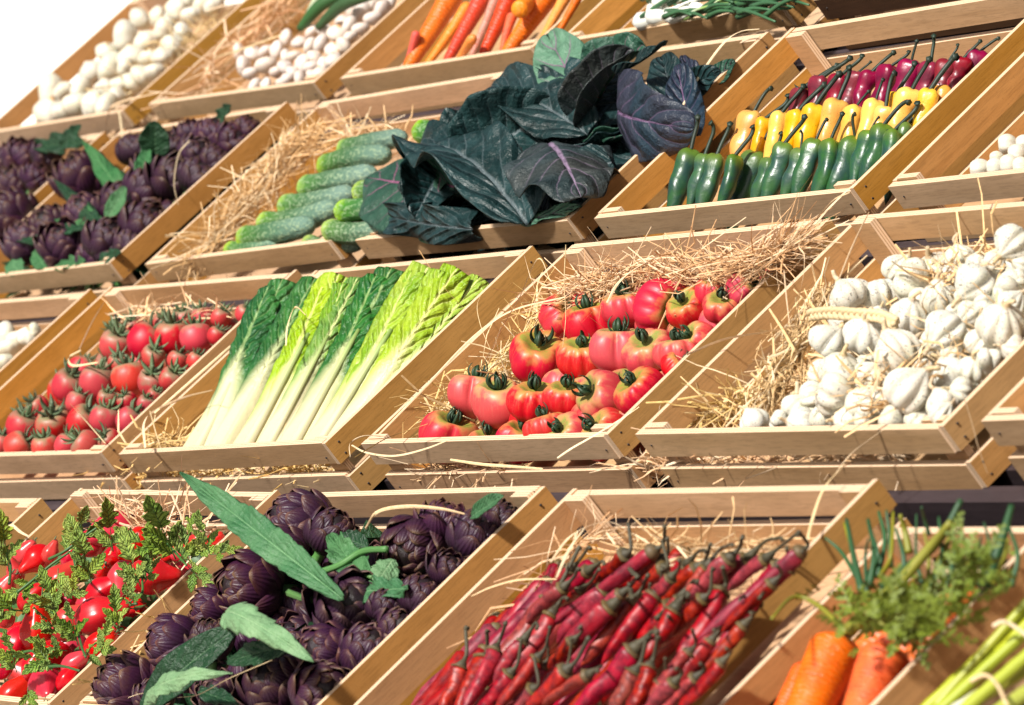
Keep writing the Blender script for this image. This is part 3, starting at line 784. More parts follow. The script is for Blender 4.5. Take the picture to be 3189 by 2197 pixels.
# normals outwards for the tubes made by hand above
def ribbon(mb, pts, w, r, twist=2.0, mat=0, fold=.35):
    """a flat stalk of straw with a shallow fold"""
    n = len(pts); V, U, F = [], [], []
    a0 = r.uniform(0, 6); tw = r.uniform(-twist, twist)
    for i, p in enumerate(pts):
        T = (pts[min(i + 1, n - 1)] - pts[max(i - 1, 0)]).normalized(); x = T.cross(Vector((0, 0, 1)))
        if x.length < .05: x = T.cross(Vector((1, 0, 0)))
        x.normalize(); y = T.cross(x); a = a0 + tw*i/n
        s = x*math.cos(a) + y*math.sin(a); q = T.cross(s); ww = w*(.55 + .45*math.sin(PI*min(1, i/(n-1)*.9 + .1)))
        V += [p - s*ww, p + q*ww*fold, p + s*ww, p - q*ww*.25]; U += [(i/n, 0), (i/n, .5), (i/n, 1), (i/n, .5)]
    for i in range(n - 1):
        for j in range(4):
            b = i*4; F.append([b + j, b + (j + 1) % 4, b + 4 + (j + 1) % 4, b + 4 + j])
    mb.add(V, F, U, mat)
def straw_heap(name, label, path, rad, count, length, seed, w=.0014, along=.7, mats=('straw', 'straw_pale')):
    """uncountable straw spread round a path of world points"""
    r = random.Random(seed); mb = MB(); P = curve_pts(path, 40)
    for i in range(count):
        f = r.random()*40; a = P[int(f)]; b = P[min(int(f) + 1, 40)]; T = (P[min(int(f) + 3, 40)] - P[max(int(f) - 3, 0)]).normalized()
        R = rad(f/40) if callable(rad) else rad
        c = a.lerp(b, f - int(f)) + (BU*r.gauss(0, .5) + BN*r.gauss(0, .33) + BX*r.gauss(0, .5))*R
        d = (T*along + Vector((r.gauss(0, 1), r.gauss(0, 1), r.gauss(0, .7)))*(1 - along)).normalized()
        if r.random() < .5: d = -d
        k = Vector((r.gauss(0, 1), r.gauss(0, 1), r.gauss(0, 1)))*.22; L = length*r.uniform(.5, 1.5)
        pts = [c + d*L*(q/6 - .5) + k*L*((q/6 - .5)**2) + k.yzx*L*.25*math.sin(q*1.3 + i) for q in range(7)]
        ribbon(mb, pts, w*r.uniform(.4, 1.5), r, mat=r.choice((0, 0, 1)))
    me = mb.mesh(name, [M[x] for x in mats], False)
    return tag(obj(name, me), label, 'straw', kind='stuff')
def strand(label, pts, w=.0018, mat='straw_pale', seed=1, n=26):
    """one long stalk of straw lying over things, through world points"""
    r = random.Random(seed); mb = MB(); c = pts[0]
    ribbon(mb, [p - c for p in curve_pts(pts, n)], w, r, 1.2)
    o = obj('straw_strand', mb.mesh('straw_strand', [M[mat]], False), None, c, Matrix.Identity(3)); tag(o, label, 'straw', 'single straws lying over crates and produce')
    return o

# ================================================================ produce: placing
def rowlab(items, fmt, rows):
    """items: list of rows (front first) of entries; yields (entry, label)"""
    for ri, row in enumerate(items):
        for ci, e in enumerate(row): yield e, fmt.format(o=ORD[ci], r=rows[ri])

# ---- ribbed tomatoes: (view, x, y, radius, calyx x, calyx y or None)
TV = [(tomato_fruit(i, lb, dp, sq, mat=M['tom']), calyx_mesh(40 + i, 7, .62, .085, .5, 2.9, M['sepal_dark'], .22, .06)) for i, (lb, dp, sq) in enumerate([(6, .30, .80), (8, .24, .76), (5, .34, .82), (7, .26, .72), (9, .20, .80), (3, .26, .86)])]
T4 = [
 [(5,840,1345,190,880,1215,5), (5,1095,1400,120,1090,1290,1), (5,1300,1375,150,1330,1265,0), (5,1475,1290,118,None,0,3), (5,1610,1340,140,1540,1285,4), (5,1850,1330,160,1735,1250,0)],
 [(5,1010,1060,165,None,0,2), (5,1165,1120,180,1150,975,5), (5,1400,1115,165,1400,1000,1), (5,1610,1090,130,1605,980,3), (5,1830,1080,175,1735,1040,0), (5,2085,1050,160,2010,970,4), (6,40,985,80,130,850,3)],
 [(5,1420,820,205,1425,755,0), (5,1710,830,155,1700,720,4), (5,1950,770,195,None,0,2), (5,2140,790,160,2110,700,1), (5,2340,800,140,None,0,3), (6,150,840,95,80,800,2)],
 [(5,1590,560,150,1645,500,1), (5,1760,600,170,None,0,2), (5,2000,500,150,None,0,3), (5,2210,500,175,2270,520,4), (6,95,650,115,75,620,1), (6,300,640,110,290,580,3), (6,420,550,105,470,500,0)],
 [(5,1780,480,120,None,0,5), (6,60,530,90,None,0,5), (6,240,560,90,None,0,2)]]
RN = ['front row', 'second row', 'third row', 'fourth row', 'back row']
for e, lab in rowlab(T4, 'ribbed pink and green tomato, {o} from left, {r} of its crate', RN):
    k, x, y, r_, cx, cy, v = e; r_ = 150 + (r_ - 150)*.55 if k == 5 else 108 + (r_ - 108)*.5
    p = settle(k, x, y, 3, -.004, r_, (3, 4)); R = r_*mpz(k, p)*1.17
    if cx is None: ax = imdir(rnd.uniform(-.5, .3), -1, rnd.uniform(-.1, .3))
    else:
        dx, dy = (cx - x)/r_/.72, (cy - y)/r_/.72; q = min(.93, math.hypot(dx, dy)); ax = imdir(dx, dy, min(.62, math.sqrt(1 - q*q)))
    fr, ca = TV[v]
    rt = tag(obj('tomato', None, None, p, frame(ax, Vector((rnd.random(), rnd.random(), rnd.random()))), (R, R, R*.96)), lab, 'tomato', 'ribbed tomatoes in the crate')
    f = obj('fruit', fr, rt); c = obj('calyx', ca, rt); c.location = (0, 0, .50); c.scale = (1.25, 1.25, 1.25)

# ---- small tomatoes with long calyxes
TS = [(tomato_fruit(20 + i, 5, .06, .95, 18, 30, mat=M['tom2']), calyx_mesh(60 + i, 6, 1.05, .15, .15, 1.1 + .3*i, M['sepal'], .5, .07)) for i in range(3)]
T2 = [
 [(5,1390,80,0,-90),(120,1405,90,70,-60),(300,1415,90,-30,-50),(440,1400,80,30,-60),(560,1400,90,-60,-50),(720,1370,75,-40,-30)],
 [(150,1280,108,30,-110),(355,1265,118,-5,-105),(550,1240,108,50,-120),(692,1230,98,38,-100),(850,1240,88,40,-110),(960,1130,60,20,-60)],
 [(250,1150,70,-80,-60),(500,1120,72,-20,-70),(700,1095,62,10,-60),(830,1110,62,-20,-60),(1010,1080,52,20,-40)],
 [(450,1005,108,20,-105),(640,990,115,10,-90),(850,960,112,0,-85),(995,985,95,15,-75),(1130,965,85,40,-90)],
 [(780,865,75,-20,-60),(1000,820,80,20,-60),(1160,845,62,0,-50),(1280,850,62,0,-70)],
 [(770,740,108,20,-100),(950,715,115,10,-90),(1130,690,112,0,-80),(1285,695,100,5,-85),(1420,685,60,30,-70)],
 [(880,620,65,-20,-60),(1070,605,72,10,-60),(1215,575,75,-15,-60),(1325,560,70,0,-50),(1445,565,65,20,-60),(1600,540,58,10,-50)]]
RN7 = ['front row', 'second row', 'third row', 'fourth row', 'fifth row', 'sixth row', 'back row']
for e, lab in rowlab(T2, 'small red tomato with long green calyx, {o} from left, {r} of its crate', RN7):
    x, y, r_, dx, dy = e; p = settle(4, x, y, 3, -.004, r_, (3, 2)); R = r_*mpz(4, p)*1.08
    rt = tag(obj('small_tomato', None, None, p, frame((imdir(dx, dy, .35) + Vector((rnd.gauss(0, .22), rnd.gauss(0, .22), rnd.gauss(0, .15)))).normalized(), Vector((rnd.random(), rnd.random(), .5))), R), lab, 'tomato', 'small tomatoes left of the lettuce')
    v = rnd.randrange(3); obj('fruit', TS[v][0], rt); c = obj('calyx', TS[v][1], rt); c.location = (0, 0, .70); c.scale = (1.15, 1.15, 1.15)

# ---- garlic with specks
GV = [(garlic_bulb(i, l, t, mat=M['garlic']), stalk_mesh(i)) for i, (l, t) in enumerate([(8, .95), (6, .85), (9, 1.05), (7, .9), (5, 1.0)])]
G5 = [
 [(470,1300,76),(610,1290,60),(740,1308,86),(870,1270,80),(1000,1300,80),(1110,1260,85),(1250,1290,82),(1400,1300,80),(1530,1260,70)],
 [(700,1215,70),(800,1170,92),(930,1130,118),(1090,1205,100),(1345,1130,128),(1200,1180,70),(1540,1190,95),(1640,1120,70)],
 [(840,1020,72),(960,1010,108),(1120,1040,82),(1230,1010,70),(1420,1020,75),(1580,1030,95),(1700,1000,80),(1790,940,85)],
 [(890,850,102),(1090,810,112),(1285,905,122),(1440,890,70),(1590,920,60),(1750,860,85),(1870,760,125),(1930,880,70)],
 [(960,720,72),(1180,700,60),(1350,700,98),(1560,790,118),(1690,690,72),(1600,690,60),(1770,640,75),(1920,640,80)],
 [(1010,590,108),(1185,575,98),(1420,610,80),(1520,600,95),(1660,600,60),(1720,520,115),(1900,550,95),(1960,500,60)],
 [(1280,440,84),(1355,500,112),(1480,490,72),(1590,470,60),(1625,370,82),(1740,400,66),(1830,400,60),(1940,290,105),(1985,400,60)]]
axes = [(-.2, -1, .2), (.6, -.8, .1), (-1, -.2, .3), (.9, .4, .3), (.1, -1, .6), (-.7, .6, .3), (1, -.1, .1), (-.5, -.8, -.3), (.2, 1, .2)]
rg = random.Random(11)
for e, lab in rowlab(G5, 'white garlic bulb, {o} from left, {r} of the speckled garlic crate', RN7):
    x, y, r_ = e; p = settle(6, x, y, 3, -.002 + (.012 if r_ > 100 else 0), r_, (3, 5)); R = r_*mpz(6, p)*1.2
    ax = rg.choice(axes); v = rg.randrange(5)
    thing('garlic', [('bulb', GV[v][0]), ('stalk', GV[v][1])], lab, 'garlic', 'speckled garlic bulbs', p, frame(imdir(*ax), Vector((rg.random(), rg.random(), rg.random()))), R)
# the layer below, seen in the gap under the front slat
for i, (x, y, r_) in enumerate([(700, 1400, 85), (900, 1400, 85), (1130, 1395, 95), (1330, 1400, 85), (1500, 1390, 90)]):
    p = at(6, x + 30, y + 20, 3, -.031); R = r_*mpz(6, p)
    thing('garlic', [('bulb', GV[i % 5][0]), ('stalk', GV[i % 5][1])], 'garlic bulb behind the lower front slat gap, %s from left of five' % ORD[i], 'garlic', 'speckled garlic bulbs', p + BU*.03, frame(imdir(-.3, -1, .2)), R)
for i, (x, y, r_) in enumerate([(1060, 1500, 130), (1300, 1500, 140), (1540, 1510, 140), (1780, 1500, 140)]):
    p = at(5, x + 80, y + 20, 3, -.026); R = r_*mpz(5, p)
    rt = tag(obj('tomato', None, None, p + BU*.058, frame(imdir(.2, -1, .1)), R), 'red tomato behind the lower front slat gap, %s from left of four' % ORD[i], 'tomato', 'ribbed tomatoes in the crate')
    obj('fruit', TV[2][0], rt)
# far garlic and small onions
GF = [garlic_bulb(30 + i, 7, .85, 16, 28, M['garlic_far'], .08, 'garlic') for i in range(3)]
GA = [[(330,730,92),(420,730,75),(500,690,88),(610,690,80),(700,700,78),(760,640,60)],
 [(340,610,100),(420,600,60),(530,590,70),(690,590,72),(640,640,70),(790,560,65)],
 [(610,480,82),(730,450,90),(860,540,60),(820,440,55),(930,500,68),(1010,470,60)],
 [(700,340,60),(860,380,80),(980,380,62),(1060,370,60),(1130,300,58)],
 [(820,250,92),(960,280,78),(1080,190,74),(1190,220,62),(1100,290,50)],
 [(920,130,66),(1030,110,55),(1160,60,76),(1250,100,60),(1330,30,65),(1220,10,60),(1400,40,60)]]
for e, lab in rowlab(GA, 'blurred garlic bulb, {o} from left, {r} of the top left crate', RN[:4] + ['fifth row', 'back row']):
    x, y, r_ = e; p = settle(1, x, y, 1, 0, r_, (1, 1)); R = r_*mpz(1, p)*1.32
    obj_ = tag(obj('garlic', rg.choice(GF), None, p, frame(imdir(*rg.choice(axes))), R), lab, 'garlic', 'garlic bulbs in the top left crate')
C1 = [[(20,860,70),(60,760,70),(30,690,85)],[(110,710,72),(180,690,65),(225,655,50)]]
for e, lab in rowlab(C1, 'white garlic bulb, {o} in the {r} of the crate at the left edge', ['front row', 'back row']):
    x, y, r_ = e; p = at(4, x, y, 3, -.004); R = r_*mpz(4, p)*1.2
    tag(obj('garlic', rg.choice(GF), None, p, frame(imdir(*rg.choice(axes))), R), lab, 'garlic', 'garlic bulbs at the left edge')
ON = [garlic_bulb(50 + i, 3, .8, 14, 24, M['onion'], .02, 'onion') for i in range(3)]
OA = [[(1670,570,50),(1740,560,42),(1850,540,40),(1880,525,48),(1960,520,48),(2050,500,44),(2090,480,46)],
 [(1590,430,56),(1640,480,48),(1740,425,64),(1810,470,44),(1870,450,52),(1920,480,46),(1980,425,60),(2040,440,50)],
 [(1560,340,46),(1655,350,50),(1740,340,44),(1810,330,52),(1870,380,46),(1920,370,44),(2060,380,50),(2120,440,58),(2180,400,52)],
 [(1870,250,48),(1960,280,46),(2030,300,48),(2100,290,56),(2190,330,58),(2250,300,50),(2290,250,46)],
 [(2050,210,48),(2130,210,55),(2210,220,58),(2290,170,56),(2360,190,50),(2240,140,45),(2340,110,48)],
 [(2300,60,52),(2380,70,72),(2440,120,52),(2500,60,60),(2460,10,60),(2550,10,50)]]
for e, lab in rowlab(OA, 'small white onion, {o} from left, {r} of the onion crate', RN[:4] + ['fifth row', 'back row']):
    x, y, r_ = e; p = settle(1, x, y, 1, -.004, r_, (1, 2)); R = r_*mpz(1, p)*1.28
    tag(obj('onion', rg.choice(ON), None, p, frame(imdir(*rg.choice(axes))), R), lab, 'onion', 'small white onions')
LG = plain('dark_green_leek_leaf', (.035, .10, .03), .5, 20, .3); LP = plain('pale_leek_stem', (.55, .62, .42), .5, 20, .2)
for i, (a, b, r_, mm, lb) in enumerate([((1960,190),(2330,-60),40,LG,'dark green onion top lying highest in the onion crate'), ((2080,180),(2480,-40),38,LG,'dark green onion top lying just above the onions'), ((2000,110),(2260,-90),22,LP,'pale onion stalk between the dark green tops')]):
    p, q = at(1, *a, 1, .006), at(1, *b, 1, .012); R = r_*mpz(1, p)
    V, F, U = tube(curve_pts([Vector(), (q - p)*.5 + BN*.01, q - p], 14), lambda t, a_: R*(.35 + .75*math.sin(PI*min(1, t*.8 + .12))), 12)
    tag(obj('leek', mesh('leek', V, F, mm, U), None, p, Matrix.Identity(3)), lb, 'leek')
# pale bulbs at the right edge
B5 = [[(2020,1110,72),(2120,1100,62),(2210,1080,66),(2290,1090,62),(2370,1070,60)], [(2130,1040,50),(2260,1010,62),(2200,945,66),(2310,940,60)]]
for e, lab in rowlab(B5, 'pale dusty bulb, {o} from left, {r} at the right edge', ['front row', 'back row']):
    x, y, r_ = e; p = at(3, x, y, 2, -.006); R = r_*mpz(3, p)*1.25
    tag(obj('bulb', rg.choice(GF), None, p, frame(imdir(1, -.1, .1)), (R*.85, R*.85, R*1.2)), lab, 'bulb', 'pale bulbs right of the peppers')

# ---- peppers: (x, y, radius, stem end x, y)
def pepper_set(key, mat, kind, group, rows, data, level, L):
    PB = [pepper_body(sum(map(ord, key)) + i, mat, L) for i in range(5)]; PS = [pepper_stem(80 + i, M['pstem']) for i in range(4)]
    r = random.Random(5)
    for i, (x, y, r_, sx, sy) in enumerate(data):
        p = at(3, x, y, 2, level); R = r_*mpz(3, p)*1.12
        ax = -(BU*.66 + Vector((0, 0, 1))*1.0 - BX*r.uniform(-.12, .10)).normalized()
        p = p - ax*R*.75; o_, R3 = CRM[(2, 4)]; Ri = R3.inverted(); ray = (p - CAM).normalized(); LL = L
        for _ in range(60):
            q0, q1 = Ri @ (p - o_), Ri @ (p + ax*R*LL - o_)
            if max(q0.x, q1.x) > (CWD - PT)*S - R*.9 or q1.y < PT*S + R*.25: p = p + ray*.003
            elif q1.z < -.060: LL -= .15
            else: break
        o = tag(obj('pepper', None, None, p, frame(ax, Vector((1, r.uniform(-.6, .6), r.uniform(-.3, .3)))), (R, R, R*LL/L)), '%s pepper, %s from left, %s of the pepper crate' % (kind, ORD[i], rows), 'pepper', group)
        obj('body', PB[r.randrange(5)], o)
        sd = imdir(sx - x, sy - y, r.uniform(-.1, .2)); sl = math.hypot(sx - x, sy - y)/r_
        st = obj('stem', PS[r.randrange(4)], o)
        # stem grows out of the shoulder towards the measured end
        loc = o.matrix_world.to_3x3().normalized().inverted() @ (-sd)
        q = sl/2.3
        mm = (frame(loc, Vector((rnd.random(), rnd.random(), .2))) @ Matrix.Scale(q, 3)).to_4x4(); mm.translation = Vector((0, 0, .22)); st.matrix_local = mm
pepper_set('g', M['pg'], 'glossy green', 'green peppers', 'front row', [(120,1035,80,180,840),(215,1055,62,285,870),(290,1065,76,385,880),(410,1060,64,530,890),(545,1055,92,660,885),(640,1080,64,720,930),(730,990,78,870,835),(840,1020,66,845,905),(935,965,76,1005,840),(1035,965,78,1115,810),(1190,965,94,1180,810),(1290,900,66,1345,815),(1375,870,82,1520,715),(1450,900,74,1600,740),(1535,865,82,1690,725)], .004, 6.4)
pepper_set('y', M['py'], 'speckled yellow', 'yellow peppers', 'middle row', [(525,790,84,625,640),(605,820,66,765,705),(710,790,76,855,635),(815,780,80,985,625),(930,745,84,1085,555),(1075,725,98,1165,525),(1195,750,80,1280,655),(1325,715,86,1375,585),(1395,740,60,1455,535),(1470,650,64,1590,480),(1560,645,86,1675,460),(1680,640,76,1840,440),(1775,630,92,1740,600)], .006, 5.2)
pepper_set('r', M['pr'], 'dark crimson', 'crimson peppers', 'back row', [(850,625,70,1060,500),(970,560,80,1150,455),(1095,545,78,1240,435),(1205,525,74,1290,460),(1300,515,68,1440,400),(1415,490,86,1540,410),(1560,460,88,1600,330),(1690,470,82,1715,300),(1800,450,78,1865,350),(1900,430,74,2010,330),(2000,390,84,2120,310)], .008, 5.2)

# ---- cucumbers
CK = [cuke_mesh(i) for i in range(4)]; rc = random.Random(3)
for nm, data in (('left column', [(1500,1640,62),(1600,1560,80),(1725,1465,82),(1865,1352,80),(1995,1232,80),(2120,1095,76),(2250,985,70)]), ('right column', [(2010,1590,62),(2150,1500,74),(2230,1388,76),(2345,1265,74)]), ('back', [(2740,860,78)])):
    for i, (x, y, r_) in enumerate(data):
        p = settle(1, x + (0 if nm != 'back' else 10), y, 2, -.004 if nm == 'left column' else .010, r_, (2, 2), False); R = r_*mpz(1, p)
        ax = (BX*1 + BU*rc.uniform(.02, .07) + BN*(.02 if nm == 'left column' else -.05)).normalized() if nm != 'back' else (BX + BU*-.25 - BN*.1).normalized()
        s_ = R/.0180
        lab = 'cucumber with pale green end, %s from the front in the %s' % (ORD[i], nm) if nm != 'back' else 'single cucumber lying behind the others by the back slat'
        tag(obj('cucumber', CK[rc.randrange(4)], None, p - ax*R*.3, frame(ax, BN*.3 + FW*rc.uniform(-1, 1)), s_), lab, 'cucumber', 'cucumbers on straw')

# ---- carrots of the top row: top, bottom, radius, material
CA = [(2,610,260,560,420,30,'carr','short red carrot at the left rim'), (2,800,60,560,440,82,'car','thick bright orange carrot, leftmost of the top row crate'), (2,900,120,690,410,44,'cary','slim yellow orange carrot beside the thick leftmost one'), (2,1020,50,820,395,64,'carr','red carrot left of the thin pinkish one'),
 (2,970,280,890,390,36,'cary','short yellow orange carrot low between two red ones'), (2,1120,40,985,360,38,'carp','thin pinkish grey carrot between two red ones'), (2,1215,20,1060,350,68,'carr','ridged red carrot right of the pinkish one'), (2,1240,150,1190,340,36,'car','slim orange carrot behind the ridged red one'),
 (2,1445,10,1200,350,84,'car','thick orange carrot with ringed skin right of the middle'), (2,1600,-20,1440,260,44,'cary','narrow orange carrot at the right side slat'), (2,1650,40,1500,300,30,'car','thin orange carrot half hidden at the right side slat')]
for i, (k, x0, y0, x1, y1, r_, mt, lb) in enumerate(CA):
    p0 = at(k, x0 + (x0 - x1)*.35, y0 + (y0 - y1)*.35, 1, .012); p1 = at(k, x1 - 15, y1 + 40, 1, -.012); L = (p1 - p0).length; R = r_*mpz(k, p0)
    thing('carrot', [('root', carrot_body(i, R/L*1.05, M[mt]))], lb, 'carrot', 'carrots of the top row', p0, frame(p1 - p0), L)
p0 = at(2, 1290, 75, 1, .02); p1 = at(2, 1420, -60, 1, .012); L = (p1 - p0).length
thing('carrot', [('root', carrot_body(77, 62*mpz(2, p0)/L, M['cary'], .8))], 'round ended orange carrot lying crosswise on top of the others', 'carrot', 'carrots of the top row', p0, frame(p1 - p0), L)

# ---- spring onions
SOW = NM('spring_onion', .35, .5); u_, v_ = SOW.uv(); SOW = SOW.out(SOW.vary(SOW.ramp(u_, [(.0, (.80, .80, .74)), (.30, (.78, .80, .68)), (.42, (.30, .50, .12)), (.62, (.035, .12, .04))]), .15, .01, .1))
rs = random.Random(9)
for i, (x, y, r_) in enumerate([(2060,175,50),(2110,140,52),(2210,118,36),(2145,50,52),(2240,80,30),(2200,10,36),(2300,30,32),(2290,100,26),(2380,60,26),(2120,95,30)]):
    p = at(2, x, y, 1, .002 + .004*(i % 3)); R = r_*mpz(2, p); L = .26*rs.uniform(.85, 1.1)
    d = (BX + BU*rs.uniform(-.02, .14) + BN*rs.uniform(-.01, .05)).normalized()
    pts = [d*L*q/8 + BU*L*.03*math.sin(q + i) + BN*L*.02*math.cos(q*1.3 + i) for q in range(9)]
    V, F, U = tube(curve_pts(pts, 24), lambda t, a_: R*(1.0*math.exp(-((t - .06)/.07)**2) + .33*(1 - t*.55))*(min(1, (t + .004)/.03)**.5), 10)
    tag(obj('spring_onion', mesh('spring_onion', V, F, SOW, U), None, p, Matrix.Identity(3)), 'spring onion with white bulb, %s counted from the front left of its crate' % ORD[i], 'spring onion', 'spring onions')
tips = MB()
for i in range(46):
    p = at(3, rs.uniform(-200, 700), rs.uniform(-30, 120), 1, .004 + .01*rs.random()); d = (BX + BU*rs.uniform(-.35, .35) + BN*rs.uniform(-.05, .10)).normalized(); L = rs.uniform(.06, .16)
    V, F, U = tube(curve_pts([p, p + d*L*.5 + BN*.004, p + d*L], 7), lambda t, a_: .0032*(1 - .6*t), 6); tips.add(V, F, U)
tag(obj('onion_greens', tips.mesh('onion_greens', [plain('onion_green', (.05, .14, .06), .45, 30, .3, vary=0)])), 'tangle of thin dark green spring onion tops', 'onion greens', kind='stuff')

# ---- romaine
LD = [(4,1290,1395,1850,315,'romd',300,'dark green romaine leaf head, leftmost of its crate'), (4,1440,1395,2060,310,'romd',260,'dark green romaine head, second from left, with pale rib showing'), (4,1600,1395,2215,280,'roml',330,'yellow green crinkled romaine head left of the middle'),
 (4,1740,1395,2340,300,'romm',260,'light romaine head with curled edge, fourth from left'), (4,1900,1395,2560,240,'romd',330,'tallest dark green romaine head in the middle of the crate'), (4,2060,1395,2800,235,'roml',330,'bright yellow green romaine head right of the tallest dark one'),
 (4,2190,1390,2990,240,'roml',300,'bright romaine head, second from the right side slat'), (4,2290,1330,3140,300,'roml',210,'bright romaine head tucked against the right side slat')]
for i, (k, x0, y0, x1, y1, mt, w_, lb) in enumerate(LD):
    root = None
    pb = settle(k, x0, y0 + 30, 3, -.012, 70, (3, 3)); pt = settle(k, x1, y1, 3, .028, 60, (3, 3)); L = (pt - pb).length; mp = mpz(k, pb)
    root = tag(obj('romaine_lettuce', None, None, pb, Matrix.Identity(3)), lb, 'lettuce', 'romaine lettuces')
    yy = (pt - pb).normalized()
    f0 = (-FW*1.0 + BN*.35).normalized()
    for j, (ws, ls, rot, off, cu) in enumerate([(1.0, 1.0, 0., 0, -.22), (.9, .96, -.45, -.010, -.15)]):
        ff = Matrix.Rotation(rot, 3, yy) @ f0
        side = yy.cross(ff)
        b2 = pb + ff*off*.5 + side*0; t2 = pb + (pt - pb)*ls + side*off*1.5
        lf = place_leaf('leaf', b2, t2, w_*mp/L*ws*.98, M[mt if j < 2 else ('romm' if mt != 'romd' else 'romd')], None, None, None, ff, seed=i*7 + j, prof='romaine', nt=90, ns=28, cup=cu, arch=random.Random(i*3 + j).uniform(-.1, .6), wave=.009, wf=5, crk=.020, crf=15, vein=.0014, twist=random.Random(i*5 + j).uniform(-.35, .35), nveins=13, thick=.0015)
        mw = lf.matrix_world.copy(); lf.parent = root; lf.matrix_parent_inverse = root.matrix_world.inverted()
    V, F, U = tube([yy*L*q for q in (-.01, .0, .08, .2, .34, .5, .66)], lambda t, a_: w_*mp*.155*(1 - .72*t)*(1 + .05*math.cos(9*a_)), 24)
    st = obj('stalk', mesh('stalk', [v - f0*.006 for v in V], F, (lambda m: m.out(m.mix(m.ramp(m.uv()[0], [(.45, 0.), (1., 1.)]), (.68, .62, .38), (.30, .44, .12))))(NM('romaine_stalk', .4, .4)) if i == 0 else bpy.data.materials['romaine_stalk'], U), root)

